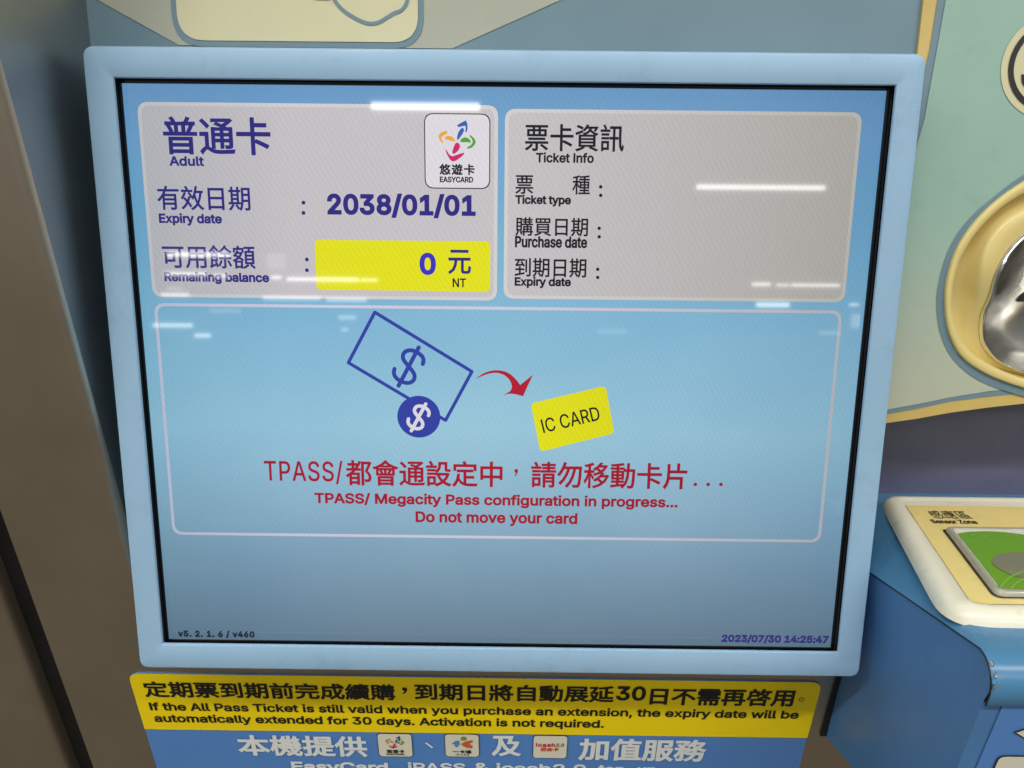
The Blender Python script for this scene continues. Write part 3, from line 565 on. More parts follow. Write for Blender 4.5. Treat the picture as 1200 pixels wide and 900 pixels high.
LB = resamp(bt+[(2*XC-p[0], p[1]) for p in reversed(bt)])
HOLE = [tuple(p) for p in LG]
sheet_hole('gold_trim', goldpoly, HOLE, S, FG, M_GOLD, gp, GT)
tt = [Fp(1096, 0), Fp(1086, 62)]; tb = [Fp(1034, 484.5), Fp(1075, 477), Fp(1111, 469), Fp(1155, 463.5), Fp(1200, 459)]
k = (tt[0][0]-tt[1][0])/(tt[0][1]-tt[1][1])
e2 = [(tb[-1][0]+.06, tb[-1][1]+.002), (gx1-.004, tb[-1][1]-.004)]
def teal_x(v, base, kk): return base[0]+kk*(v-base[1])
tealpoly = [(teal_x(.296, tt[0], k), .296), tt[0], tt[1], (.168, tb[0][1]-.001)] + tb + e2 + [(gx1-.004, .296)]
sheet_hole('teal_border', tealpoly, HOLE, S, FG+.0004, M_TEAL, gp)
g0, g1_ = Fp(1105, 0), Fp(1080, 140); kg = (g0[0]-g1_[0])/(g0[1]-g1_[1])
gg = [Fp(1034, 479), Fp(1075, 471.5), Fp(1111, 464), Fp(1155, 457), Fp(1188, 453.5)]
e3 = [(gg[-1][0]+.06, gg[-1][1]+.002), (gx1-.007, gg[-1][1]-.004)]
greenpoly = [(teal_x(.293, g0, kg), .293), g0, g1_, (.170, gg[0][1]-.001)] + gg + e3 + [(gx1-.007, .293)]
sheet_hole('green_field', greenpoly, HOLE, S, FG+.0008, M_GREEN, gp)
# numbered roundel, mostly outside the frame
rc = Fp(1227, 79); ra = abs(Fp(1168.4, 81)[0]-rc[0])
sheet('roundel', ellipse(*rc, ra, ra, 56), S, FG+.0012, M_CREAM, gp)
ring('roundel_ring', ellipse(*rc, ra*.865, ra*.865, 56), ellipse(*rc, ra*.755, ra*.755, 56), S, FG+.0016, M_INK, gp)
letters('3', (rc[0]-ra*.58, rc[1]-ra*.50, rc[0]+ra*.20, rc[1]+ra*.50), S, FG+.0016, M_INK, gp, .05)
# navy back plate below
nav = thing('navy_back_plate', 'dusky navy recessed plate between the gold trim and the card reader', 'back plate', S(.40, -.12, -.048))
NWL = onT(1120, 579)[1]
sheet('recess_plate', [(.15, -.125), (.62, -.125), (.62, .30), (.15, .30)], S, NWL, M_NAVY, nav, .003)

# ------------------------------------------------------------------ oval recess with steel cup
cup = thing('ticket_tray', 'cream oval surround with a polished steel cup, at the right edge of the green fascia', 'tray', S(.27, -.01, FW))
FW = FG
ring('teal_outline', LO, [p*.9999 for p in LG], S, FW+.0012, M_TEAL, cup)
def lp(A, w, B=None, t=0, fw=None):
    return [S(*( (a*(1-t)+b*t) ), (fw(a*(1-t)+b*t) if fw else w)) for a, b in zip(A, B or A)]
LH = resamp(closed_oval([(1290, 214), (1250, 222), (1200, 242), (1172, 259), (1154, 281), (1145, 305), (1143, 330), (1146, 352), (1143, 372), (1142, 390), (1147, 408), (1165, 427), (1199, 441), (1250, 450), (1290, 452)]))
low = lambda a, b: (lambda p: FW + a*(1-sm(hood(p))) + b*sm(hood(p)))
surround = [lp(LG, FW+.0010), lp(LG, FW+.0026, LR, .04), lp(LG, FW+.0032, LR, .15), lp(LG, FW+.0028, LR, .86), lp(LR, FW+.0018)]
for t, b0, b1 in ((.10, -.004, -.003), (.35, -.009, -.007), (.62, -.0110, -.0065), (.82, -.0112, -.0035), (.93, -.0110, .0012), (1.0, -.0108, .0034)):
    surround.append(lp(LR, 0, LH, t, low(b0, b1)))
for t, b0, b1 in ((.12, -.0106, .0044), (.35, -.0102, .0048), (.8, -.0092, .0044), (1.0, B0, B1)):
    surround.append(lp(LH, 0, LB, t, low(b0, b1)))
link('cream_surround', loft('cream_surround', surround, ang=70), M_SHELLCREAM, cup)
wr = bowl_w
cen = Vector((XC+.004, .028))
def scl(A, s, dv=0): return [cen + (p-cen)*s + Vector((0, dv)) for p in A]
rim = [[S(*p, wr(p)-.001) for p in LB], [S(*p, wr(p)+.0016) for p in scl(LB, .992)], [S(*p, wr(p)+.0020) for p in scl(LB, .975)], [S(*p, wr(p)+.0004) for p in scl(LB, .958)]]
link('cup_rim', loft('cup_rim', rim, ang=70), M_RIMCHROME, cup)
bl_ = [[S(*p, wr(p)+.0004) for p in scl(LB, .958)]]
for s, d in ((.93, .003), (.87, .008), (.80, .0135), (.70, .0190), (.56, .0235), (.40, .026), (.22, .0272), (.05, .0275)):
    k_ = max(0., min(1., (.93-s)/.4))       # the dish rounds off into a plain oval towards its floor
    ov = [Vector((cen.x+.052*s*math.cos(math.atan2(q.y-cen.y, q.x-cen.x)), cen.y+.036*s*math.sin(math.atan2(q.y-cen.y, q.x-cen.x)))) for q in LB]
    bl_.append([S(*(p*(1-k_)+o_*k_), wr(q)*(s)*(1-k_)+(FW-.004)*(1-s*(1-k_))-d) for p, q, o_ in zip(scl(LB, s), LB, ov)])
cup_ob = link('steel_cup', loft('steel_cup', bl_, cap1=True, ang=80), M_CHROME, cup)
bvh = BVHTree.FromPolygons([cup_ob.matrix_world @ v.co + Vector(cup.location) for v in cup_ob.data.vertices], [tuple(p.vertices) for p in cup_ob.data.polygons])
SW = FW-.02
for _ in range(4):
    q = onS(1204, 345, SW); hp_, hn, hi, hd = bvh.ray_cast(S(q[0], q[1], .05), Sdir((0, 0, -1)))
    if hp_: SW = .05-hd
SW += .0012
sx0, sy1 = onS(1194, 337, SW); sx1_, sy0 = onS(1226, 354, SW)
sheet('ticket_slot', rrect(sx0, sy0, sx1_, sy1, .0006, 3), S, SW, M_INK, cup, .003)
# ------------------------------------------------------------------ monitor
mon = thing('ticket_display', 'pale blue framed touch screen showing card balance, ticket info and a card transfer message', 'display screen', S(0, -.147, -.010))
BF = .008
bx0, by0, bx1, by1 = -.1817, -.1472, .1819, .1490
ox0, oy0, ox1, oy1 = -.1686, -.1332, .1696, .1356
def rl(ins, w, r): return [S(x, y, w) for x, y in rrect(bx0+ins, by0+ins, bx1-ins, by1-ins, max(.0003, r), 8)]
def ri(ins, w, r): return [S(x, y, w) for x, y in rrect(ox0+ins, oy0+ins, ox1-ins, oy1-ins, r, 8)]
lo = [rl(.004, -.0205, .003), rl(.0005, -.0195, .005), rl(0, .0035, .0055), rl(.0003, .0064, .0052), rl(.0009, .0076, .0046), rl(.0019, BF, .0038)]
lo += [ri(-.0006, BF, .0010), ri(-.0002, BF-.0002, .0008), ri(0, BF-.0006, .0006), ri(0, BF-.0016, .0006), ri(-.001, BF-.0018, .0006)]
link('bezel', loft('bezel', lo, ang=40), M_BEZEL, mon)
# lit area, measured where the photograph shows its edge
lcx0, lcy1 = onS(143, 97); lcx1, lcy0 = onS(973, 758)
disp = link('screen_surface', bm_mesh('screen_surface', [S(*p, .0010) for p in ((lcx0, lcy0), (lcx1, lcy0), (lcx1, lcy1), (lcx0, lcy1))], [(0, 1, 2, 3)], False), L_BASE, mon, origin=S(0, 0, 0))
def ro(o, w): return [S(x, y, w) for x, y in rrect(lcx0-o, lcy0-o, lcx1+o, lcy1+o, .0003, 2)]
link('screen_rim', loft('screen_rim', [ro(-.0004, .0007), ro(-.0003, .0017), ro(.0006, .0019), ro(.0007, .0011), ro(.0034, .0011), ro(.0036, BF-.0021), ro(.008, BF-.0021)], ang=20), M_RIM, mon)
link('rim_lip', loft('rim_lip', [ro(.0014, .0012), ro(.0015, .0021), ro(.0020, .0021), ro(.0021, .0012)], ang=20), M_RIMEDGE, mon)
DW = .0010
D = lambda px, py: onS(px, py, DW)
def ui(name, pts, lift, mat, label=None):
    o = sheet(name, pts, S, DW+lift, mat, disp)
    if label: o['label'] = label
    return o
def txt(t, xl, yt, yb, xr, mat, bold=0., yr=None, track=0, lift=.0006):
    return letters(t, boxS(xl, yt, yb, xr, yr, D), S, DW+lift, mat, disp, bold, track=track)
def rr(xl, yt, xr, yb, r, bottomleft=None):
    a = D(xl, yt); b = D(xr, yb); return a[0], b[1], b[0], a[1]
# the two grey info panels
def panel(x0, y0, x1, y1, r, t):
    ui('info_panel_edge', rrect(x0, y0, x1, y1, r, 8), .0002, L_EDGE); ui('info_panel', rrect(x0+t, y0+t, x1-t, y1-t, r-t*.6, 8), .0004, L_PANEL)
x0 = (D(163, 150)[0]+D(178, 330)[0])/2; x1 = (D(583, 150)[0]+D(583, 340)[0])/2
panel(x0, D(380, 350)[1], x1, D(380, 121.5)[1], .005, .0016)
p2l = D(591, 240)[0]; p2r = (D(1009.5, 150)[0]+D(990.5, 335)[0])/2
panel(p2l, D(790, 352)[1], p2r, D(790, 129.5)[1], .005, .0016)
# message frame
fx0 = (D(182, 380)[0]+D(201, 600)[0])/2; fx1 = (D(985, 390)[0]+D(963, 610)[0])/2; fy1 = D(590, 359.5)[1]; fy0 = D(590, 631)[1]
ring_o = rrect(fx0, fy0, fx1, fy1, .0052, 8); ring_i = rrect(fx0+.0014, fy0+.0014, fx1-.0014, fy1-.0014, .0042, 8)
ring('message_frame', ring_o, ring_i, S, DW+.0003, L_LINE, disp)
# left panel
txt('普通卡', 193.5, 136.5, 181, 317.5, L_NAVY, .020)
txt('Adult', 199.5, 183, 194.5, 239.5, L_NAVY, .055)
txt('有效日期', 186, 217.5, 246, 293.6, L_NAVY, .014)
txt('Expiry date', 187.5, 249.5, 264, 260.5, L_NAVY, .046)
def dots(x, ys, r=.0009, mat=None):
    for y in ys: ui('colon_dot', ellipse(*D(x, y), r, r, 10), .0006, mat or L_NAVY)
dots(356, (237.5, 249.5)); dots(360, (304, 316.5))
txt('2038/01/01', 384.3, 226, 254.5, 557.5, L_NAVY, .052, track=.005)
txt('可用餘額', 192, 286.5, 314, 299.5, L_NAVY, .014)
txt('Remaining balance', 193.8, 318, 332.2, 315.8, L_NAVY, .046)
yb_ = (D(369.5, 300)[0]+D(371.5, 335)[0])/2
ui('balance_field', rrect(yb_, D(470, 340.5)[1], D(574.5, 310)[0], D(470, 281.8)[1], .0022, 6), .0006, L_YELLOW, 'yellow balance field')
txt('0', 492, 296, 322, 511, L_BLUETXT, .06, lift=.0008)
txt('元', 525.4, 292.5, 321, 552, L_NAVY, .02, lift=.0008)
txt('NT', 530.6, 326, 336.3, 546.2, L_DARK, .03, lift=.0008)
# card company tile
lx0 = (D(496, 150)[0]+D(499, 210)[0])/2; lx1 = D(574.6, 178)[0]; ly1 = D(536, 133)[1]; ly0 = D(536, 221.3)[1]
ui('logo_tile_edge', rrect(lx0, ly0, lx1, ly1, .0042, 8), .0006, L_DARK); ui('logo_tile', rrect(lx0+.00045, ly0+.00045, lx1-.00045, ly1-.00045, .0039, 8), .0007, L_WHITE)
Z = lambda X, Y: (480+X/8.18, 120+Y/8.18)
LOGO = [('logo_arrowhead', 0, [(455, 222), (490, 200), (540, 174), (555, 205), (557, 250), (547, 290), (535, 285), (540, 235), (528, 225), (470, 240)]),
        ('logo_petal', 0, [(460, 368), (456, 330), (470, 285), (495, 250), (515, 245), (525, 270), (505, 310), (480, 345)]),
        ('logo_arrowhead', 1, [(360, 275), (362, 298), (325, 320), (305, 335), (312, 360), (328, 388), (315, 392), (290, 360), (278, 325), (290, 300), (325, 280)]),
        ('logo_petal', 1, [(338, 335), (370, 322), (410, 330), (435, 360), (438, 378), (390, 368), (345, 355)]),
        ('logo_arrowhead', 2, [(572, 318), (590, 318), (625, 350), (635, 385), (620, 415), (590, 440), (555, 446), (552, 432), (590, 410), (606, 385), (600, 355)]),
        ('logo_petal', 2, [(482, 380), (500, 348), (530, 336), (565, 345), (585, 368), (590, 390), (555, 382), (520, 384)]),
        ('logo_petal', 3, [(455, 385), (475, 395), (487, 425), (470, 460), (440, 490), (415, 495), (410, 475), (425, 425), (440, 395)]),
        ('logo_arrowhead', 3, [(343, 450), (352, 455), (385, 505), (415, 518), (470, 498), (520, 483), (525, 497), (490, 530), (445, 560), (415, 568), (390, 552), (360, 500)])]
for nm, ci, pts in LOGO: ui(nm, [D(*Z(*p)) for p in pts], .0009, (LG_B, LG_O, LG_G, LG_R)[ci])
txt('悠遊卡', 515, 192, 205, 556.4, L_DARK, .035, lift=.0009, track=.18)
txt('EASYCARD', 515.6, 206.9, 213.8, 554.6, L_DARK, .05, lift=.0009)
# right panel
txt('票卡資訊', 615, 145, 177, 731.3, L_DARK, .014); txt('Ticket Info', 628, 178.4, 190.6, 695.8, L_DARK, .046)
txt('票', 603.8, 205.3, 227.3, 625, L_DARK, .014); txt('種', 670.4, 205.3, 228, 691.3, L_DARK, .014); dots(703.8, (219, 229), .0008, L_DARK)
txt('Ticket type', 603.8, 228, 241.6, 669, L_DARK, .046)
txt('購買日期', 603.8, 254.3, 276.3, 689, L_DARK, .014); dots(702, (267.5, 277.5), .0008, L_DARK); txt('Purchase date', 603.4, 276.4, 290, 688, L_DARK, .046)
txt('到期日期', 603, 302, 324.5, 687, L_DARK, .014); dots(700.3, (315.5, 325), .0008, L_DARK); txt('Expiry date', 603, 324, 337.3, 669, L_DARK, .046)
# banknote, coin, arrow, card
note = inset_poly([D(438.6, 363), D(555.7, 434.6), D(523, 495), D(405.8, 425.5)], .0008)
npts = [Vector(p) for p in note]
ring('banknote_icon', round_poly(inset_poly(note, -.0008), .0010, 4), round_poly(inset_poly(note, .0008), .0003, 4), S, DW+.0004, L_ICON, disp)
def dollar(cx, cy, hpx, ang, mat, lift, wpx):   # a dollar sign drawn as round-ended strokes
    c = Vector(D(cx, cy)); a = Vector(D(cx, cy-hpx/2)); Hh = (a-c).length*2; t = Hh*wpx
    ca, sa = math.cos(ang), math.sin(ang)
    def P(x, y): return (c.x+(x*ca-y*sa)*Hh, c.y+(x*sa+y*ca)*Hh)
    s = [(.23, .19), (.215, .255), (.15, .325), (.03, .35), (-.10, .335), (-.19, .27), (-.215, .185), (-.175, .095), (-.06, .03), (.06, -.02), (.175, -.085), (.22, -.18), (.195, -.265), (.11, -.33), (-.02, -.35), (-.14, -.325), (-.21, -.26), (-.235, -.18)]
    V = spline([P(*p) for p in s], 3)
    for seq in (V, [P(0, .46), P(0, -.46)]):
        strip('dollar_sign', seq, t, S, DW+lift, mat, disp)
        for q in (seq[0], seq[-1]): ui('dollar_sign_end', ellipse(*q, t/2, t/2, 12), lift+.00003, mat)
        lift += .00006
dollar(479, 429.5, 56, math.radians(-28), L_ICON, .0005, .085)
cc = D(491, 488); cr = abs(D(516.2, 488)[0]-cc[0])
ui('coin_icon', ellipse(*cc, cr, cr, 40), .0007, L_ICON); dollar(490.7, 488.6, 39, math.radians(-28), L_WHITE, .0009, .10)
A3 = lambda X, Y: D(380+X/3.158, 340+Y/3.158)
top = spline([A3(*p) for p in [(558, 329), (588, 308), (622, 297), (655, 297), (685, 308), (708, 328), (725, 350)]], 3)
head = [A3(773, 312), A3(752, 355), A3(736, 392)]
bot = spline([A3(*p) for p in [(736, 392), (705, 384), (682, 383), (659, 388)]], 3)[1:] + spline([A3(*p) for p in [(659, 388), (686, 374), (694, 360), (691, 342), (680, 325), (662, 312), (635, 305), (600, 311), (558, 329)]], 3)[1:-1]
ui('transfer_arrow', top+head+bot, .0005, L_REDA)
cardp = [D(622, 472.6), D(709.6, 451.8), D(719.8, 507.4), D(633, 529)]
ui('card_icon', round_poly(cardp, .0022, 5), .0005, L_YELLOW)
c_l, c_r = Vector(D(637, 507.3)), Vector(D(703.8, 491.6)); t_l = Vector(D(635, 489.6))
angc = math.atan2((c_r-c_l).y, (c_r-c_l).x); wl = (c_r-c_l).length; hl = (t_l-c_l).length*.93
mid = (c_l+c_r)/2 + Vector((-math.sin(angc), math.cos(angc)))*hl/2
letters('IC CARD', (mid.x-wl/2, mid.y-hl/2, mid.x+wl/2, mid.y+hl/2), S, DW+.0007, L_DARK, disp, .012, angle=angc)
# message
txt('TPASS/', 311, 538.6, 566, 402, L_RED, .012, track=.03)
txt('都會通設定中', 406, 538.2, 568.4, 589, L_RED, .018)
cm = D(605, 553); ui('comma', [(cm[0]-.0008, cm[1]+.0016), (cm[0]+.0006, cm[1]+.0016), (cm[0]+.0009, cm[1]+.0006), (cm[0]+.0004, cm[1]-.0010), (cm[0]-.0006, cm[1]-.0022), (cm[0]-.0009, cm[1]-.0019), (cm[0], cm[1]-.0004), (cm[0]-.0009, cm[1])], .0006, L_RED)
txt('請勿移動卡片', 622, 540.4, 571, 805, L_RED, .018)
for xx in (814.5, 829.5, 844.5): ui('ellipsis_dot', ellipse(*D(xx, 567.2), .0009, .0009, 10), .0006, L_RED)
txt('TPASS/ Megacity Pass configuration in progress...', 369.3, 576.3, 592.3, 794, L_RED, .040)
txt('Do not move your card', 487.3, 598.6, 614.6, 676.5, L_RED, .040)
txt('v5. 2. 1. 6 / v460', 209.5, 737.8, 746.3, 298.8, L_DIM, .07, track=.06)
txt('2023/07/30 14:25:47', 845, 742.6, 752.6, 970.5, L_DIMV, .065)

# ------------------------------------------------------------------ notice sticker under the screen
st = thing('notice_sticker', 'yellow and blue printed notice stuck on the steel just below the screen', 'sticker', W(-.014, -.16, 0))
sx0_, sx1s = -.2080, .1797; sy1_ = -.0352; sb = (onW(168, 851)[1]+onW(945, 865)[1])/2
def wsheet(name, pts, lift, mat, par=None): return sheet(name, pts, W, lift, mat, par or st)
bp = rrect(sx0_, -.175, sx1s, sy1_, .0065, 8)
sheet('blue_vinyl', bp, W, .0006, M_VBLUE, st, .0005)
yl = [p for p in rrect(sx0_, sb-.02, sx1s, sy1_, .0065, 8) if p[1] > sb+.001]; yl = [(sx0_, sb), (sx1s, sb)] + yl
wsheet('yellow_band', yl, .0010, M_YEL)
E_ = lambda px, py: onW(px, py, .001)
def wt(t, xl, yt, yb, xr, mat, bold=0., yr=None, track=0): return letters(t, boxS(xl, yt, yb, xr, yr, E_), W, .0013, mat, st, bold, track=track)
wt('定期票到期前完成續購', 171, 797.8, 816.6, 462.8, M_INK, .028)
def wcomma(px, py, mat, s=1):
    c = E_(px, py); wsheet('comma', [(c[0]-.0014*s, c[1]+.0022*s), (c[0]+.001*s, c[1]+.0022*s), (c[0]+.0014*s, c[1]+.0006*s), (c[0]+.0006*s, c[1]-.0018*s), (c[0]-.0012*s, c[1]-.0032*s), (c[0]-.0014*s, c[1]-.0026*s), (c[0]-.0001*s, c[1]-.0006*s), (c[0]-.0014*s, c[1])], .0013, mat)
wcomma(474.5, 808.5, M_INK)
wt('到期日將自動展延', 486.5, 800.6, 820, 719.5, M_INK, .028)
wt('30', 721.5, 803.5, 820.5, 757, M_INK, .045)
wt('日不需再啓用', 760.5, 805.2, 825.6, 930.8, M_INK, .028)
cq = E_(939, 819.5); ring('full_stop', ellipse(*cq, .0014, .0016, 16), ellipse(*cq, .0010, .0012, 16), W, .0013, M_INK, st)
wt('If the All Pass Ticket is still valid when you purchase an extension, the expiry date will be', 177.3, 822.3, 834.2, 936.3, M_INK, .036)
wt('automatically extended for 30 days. Activation is not required.', 182.7, 836, 847.8, 708, M_INK, .036)
wt('本機提供', 281.3, 860.7, 884.6, 430, M_VWHITE, .030)
wt('及', 576, 861.6, 885.4, 610.5, M_VWHITE, .03)
wt('加值服務', 677.2, 864.6, 890.2, 827.5, M_VWHITE, .030)
a, b = E_(499, 870), E_(507, 876); strip('pause_mark', [a, b], .0012, W, .0013, M_VWHITE, st)
wt('EasyCard', 343, 891.8, 905.5, 455, M_VWHITE, .05); wcomma(462, 902.5, M_VWHITE, .8)
wt('iPASS', 478.5, 892.6, 903.5, 545.5, M_VWHITE, .05); wt('&', 556, 893.2, 904.3, 573, M_VWHITE, .05)
wt('icash2.0', 581.5, 893.4, 904.6, 687, M_VWHITE, .05); wt('top-up', 700, 896, 909.5, 770, M_VWHITE, .05)
def tile(xl, yt, xr, yb):
    a = E_((xl), (yt+yb)/2); b = E_(xr, (yt+yb)/2); t_ = E_((xl+xr)/2, yt)[1]; bo = E_((xl+xr)/2, yb)[1]
    wsheet('card_tile_edge', rrect(a[0], bo, b[0], t_, .0026, 5), .0012, M_INK2); wsheet('card_tile', rrect(a[0]+.0004, bo+.0004, b[0]-.0004, t_-.0004, .0024, 5), .0014, M_CARD)
tile(442.8, 859, 483.6, 886.3); tile(521.2, 859.6, 561.8, 886.4); tile(624.3, 861.3, 665, 888.2)
K = lambda X, Y: E_(430+X/4.8, 850+Y/4.8)
def ip(name, pts, mat): wsheet(name, [K(*p) for p in pts], .0017, mat)
ip('logo_arrowhead', [(160, 66), (185, 54), (190, 78), (180, 84), (176, 68)], I_BLUE); ip('logo_petal', [(158, 92), (162, 78), (174, 72), (174, 82), (162, 94)], I_BLUE)
ip('logo_arrowhead', [(132, 70), (134, 76), (116, 82), (124, 98), (118, 98), (104, 82), (112, 74)], I_GOLD); ip('logo_petal', [(126, 82), (145, 84), (152, 94), (130, 90)], I_GOLD)
ip('logo_arrowhead', [(194, 76), (212, 90), (200, 104), (182, 106), (198, 92)], I_GREEN); ip('logo_petal', [(166, 94), (178, 86), (194, 92), (184, 97)], I_GREEN)
ip('logo_petal', [(156, 96), (166, 98), (156, 112), (144, 112)], I_RED); ip('logo_arrowhead', [(122, 106), (142, 114), (176, 110), (162, 120), (146, 125), (132, 118)], I_RED)
def wk(t, X0, Y0, X1, Y1, mat, bold, lift=.0017, track=0):
    a = K(X0, Y1); b = K(X0, Y0); c = K(X1, (Y0+Y1)/2); letters(t, (a[0], a[1], c[0], b[1]), W, lift, mat, st, bold, track=track)
wk('悠遊卡', 112, 131, 211, 150, M_INK, .04, track=.15); wk('EASYCARD', 112, 152, 211, 161, M_INK, .06)
ip('logo_leaf', [(525, 75), (535, 58), (550, 58), (563, 66), (560, 78), (540, 82)], I_GREEN); ip('logo_leaf', [(476, 98), (500, 82), (520, 80), (522, 100), (508, 118), (497, 116), (494, 103)], I_LBLUE)
ip('logo_leaf', [(530, 98), (560, 84), (594, 78), (596, 90), (574, 98), (596, 112), (590, 124), (560, 120), (534, 106)], I_ORANGE)
wk('一卡通', 484, 133, 588, 152, M_INK, .04, track=.1); wk('iPASS', 500, 155, 574, 163, M_INK, .06, track=.2)
wk('icash', 949, 93, 1060, 115, I_RED, .06, track=.05); wk('2.0', 1064, 96, 1110, 115, I_GREEN, .06); wk('愛金卡', 977, 118, 1078, 140, I_ORANGE, .04)

# ------------------------------------------------------------------ card reader
rd = thing('card_reader', 'blue card reader box with an ivory sensor plate, lower right beside the screen', 'card reader', W(.30, -.11, .05))
def hp2(h, p):
    q = Vector((HV + CO*h - SI*p, HW + SI*h + CO*p)); return q.x, q.y      # (v, w)
rows = []     # each row: (edge x, v, w, is_on_top)
for w_ in (NWL, -.045, -.022, -.008, .010, .030, .050, .068, .080, .0865):
    t = (w_+.008)/.095
    rows.append((.187+.0037*max(0, min(1, t)), -.096+.0110*t, w_, TV+TS*(w_-TW)))
vb, wb = rows[-1][3], rows[-1][2]
h_b = CO*(vb-HV)+SI*(wb-HW); p_b = -SI*(vb-HV)+CO*(wb-HW)
prof_a = []
r_ = .0120
dirT = math.atan(math.tan(math.radians(-9.09)+TILT)) if False else math.radians(16.34-9.09)
# arc in the (p, h) plane starting tangent to the top
cxp, cyp = p_b + r_*math.sin(dirT), h_b - r_*math.cos(dirT)
for i in range(1, 11):
    a = math.radians(90)+dirT - (math.radians(90)+dirT)*i/10
    prof_a.append((cxp+r_*math.cos(a), cyp+r_*math.sin(a)))
lip = prof_a[-1]; prof_a += [(lip[0], lip[1]-.0045), (lip[0]-.0006, lip[1]-.0055), (lip[0]-.0030, lip[1]-.0058)]
cols_t = [0, .004, .010, .03, .10, .22]
loops = []
for ex, ev, ew, tv in rows:
    L = [S(ex, ev, ew)]
    f = max(0., min(1., (.0865-ew)/.09))
    L.append(S(ex+.0015, ev+.0020*1 if f > .02 else tv, ew)) if False else None
    L = [q for q in L if q is not None]
    wdh = .0012+.022*f
    L += [S(ex+wdh*.5, ev*.42+tv*.58, ew), S(ex+wdh, tv-.0001, ew), S(ex+wdh+.004, tv, ew), S(.30, tv, ew), S(.44, tv, ew)]
    loops.append(L)
for p, h in prof_a:
    v, w_ = hp2(h, p); ex = .1907
    loops.append([S(ex, *((v, w_))) if False else W(ex, h-.0006, p-.0008), W(ex+.0006, h-.0002, p-.0002), W(ex+.0016, h, p), W(ex+.006, h, p), W(.30, h, p), W(.44, h, p)])
link('top_shell', loft('top_shell', loops, closed=False, ang=45), M_SHELL, rd)
# left side panel: lies a little inside the shell edge
edge_hp = []
for ex, ev, ew, tv in rows[2:]:
    edge_hp.append((ex, -SI*(ev-HV)+CO*(ew-HW), CO*(ev-HV)+SI*(ew-HW)))
FP = lip[0]-.0022
side = [(ex+.0004, h-.0010, p) for ex, p, h in edge_hp] + [(.1911, h-.0012, p-.0016) for p, h in prof_a[2:10:2]]
side += [(.1908, lip[1]-.004, FP), (.1906, -.030, FP), (.1906, -.0345, FP-.004), (.1904, -.0626, .0341), (.1903, -.0740, .012), (.1903, -.0801, .0), (.1895, -.0801, -.02), (.1890, -.02, -.02), (.1885, .03, -.02)]
cS = (.1900, .02, .045)
V = [W(*q) for q in side] + [W(*cS)]; n = len(side)
link('side_panel', bm_mesh('side_panel', V, [(i, (i+1) % n, n) for i in range(n)], True, 60), M_SIDE, rd)
# front face and underside
fr_ = [(lip[1]-.0050, FP-.0), (-.030, FP), (-.0345, FP-.004), (-.0626, .0341), (-.0740, .012), (-.0801, 0)]
link('front_face', loft('front_face', [[W(x, h, p) for x in (.1908, .30, .44)] for h, p in fr_], closed=False, ang=30), M_SIDE, rd)
tube('shell_seam', [W(ex, h-.0003, p) for ex, p, h in edge_hp] + [W(.1908, h-.0006, p-.0006) for p, h in prof_a[1:11]], .00035, M_SEAM, rd)
link('gap_seal', bm_mesh('gap_seal', [W(.1866, -.0792, .0012), W(.1903, -.0792, .0012), W(.1890, .03, .0012), W(.1866, .03, .0012), W(.1872, -.0792, -.001), W(.1872, .03, -.001)], [(0, 1, 2, 3), (0, 3, 5, 4)], False), M_BLACK, rd)
M_CHIP = steel('bare_metal_chip', (.75, .76, .76), .25)
for i, (t0, ln, off) in enumerate(((3, 1, .0002), (5, 1, .0006), (7, 1, .0001))):      # paint rubbed through on the front corner
    a_, b_ = prof_a[t0-1], prof_a[t0]
    tube('paint_chip', [W(.1914+off, a_[1]+.0001, a_[0]), W(.1917+off, (a_[1]+b_[1])/2+.0004, (a_[0]+b_[0])/2), W(.1913+off, b_[1]+.0001, b_[0])], .0006, M_CHIP, rd, 6)
# ivory sensor plate
ptl = onT(1033, 583.5, .003); pbl = onT(1111, 729.5, .002)
plate = [(ptl[0], ptl[1]), (pbl[0], pbl[1]), (.60-pbl[0]+.02, pbl[1]), (.60-ptl[0]+.04, ptl[1])]
def tl_(ins, lift, r): return [T(x, w, lift) for x, w in round_poly(inset_poly(plate, ins), [r*1.2, r*2.6, r*2.6, r*1.2], 8)]
pl = [tl_(-.0004, -.001, .007), tl_(0, .0015, .007), tl_(.0010, .0036, .0065), tl_(.0026, .0052, .006), tl_(.0048, .0060, .0055), tl_(.0072, .0060, .005), tl_(.0080, .0056, .005)]
link('sensor_plate', loft('sensor_plate', pl, cap1=True, ang=50), M_PLATE, rd)
LF = .0060
def TP(px, py, l=LF): return onT(px, py, l)
ltl, lbl = TP(1061.5, 592.2), TP(1139, 707.5); lr = .44
lab = [(ltl[0], ltl[1]), (lbl[0], lbl[1]), (lr-.0, lbl[1]), (lr, ltl[1])]
sheet('sensor_label', round_poly(lab, [.0008, .0035, .002, .002], 5), T, LF, M_LABEL, rd)
wtl, wbl = TP(1104, 621), TP(1165, 701.5)
wp = [(wtl[0], wtl[1]), (wbl[0], wbl[1]), (.60-wbl[0]+.02, wbl[1]), (.60-wtl[0]+.02, wtl[1])]
def wr_(ins, r=.003): return round_poly(inset_poly(wp, ins), [r*.6, r*1.3, r, r], 6)
sheet('window_outline', wr_(0), T, LF+.0003, M_INK2, rd)
wl_ = [[T(x, w, l) for x, w in wr_(i_, .003)] for i_, l in ((.0011, LF+.0003), (.0012, LF+.0018), (.0017, LF+.0026), (.0034, LF+.0026), (.0040, LF+.0018))]
link('window_rim', loft('window_rim', wl_, ang=45), M_WIN, rd)
win = inset_poly(wp, .0038)
WL = LF+.0019
sheet('window_face', round_poly(win, .0012, 4), T, WL, M_WHITE, rd)
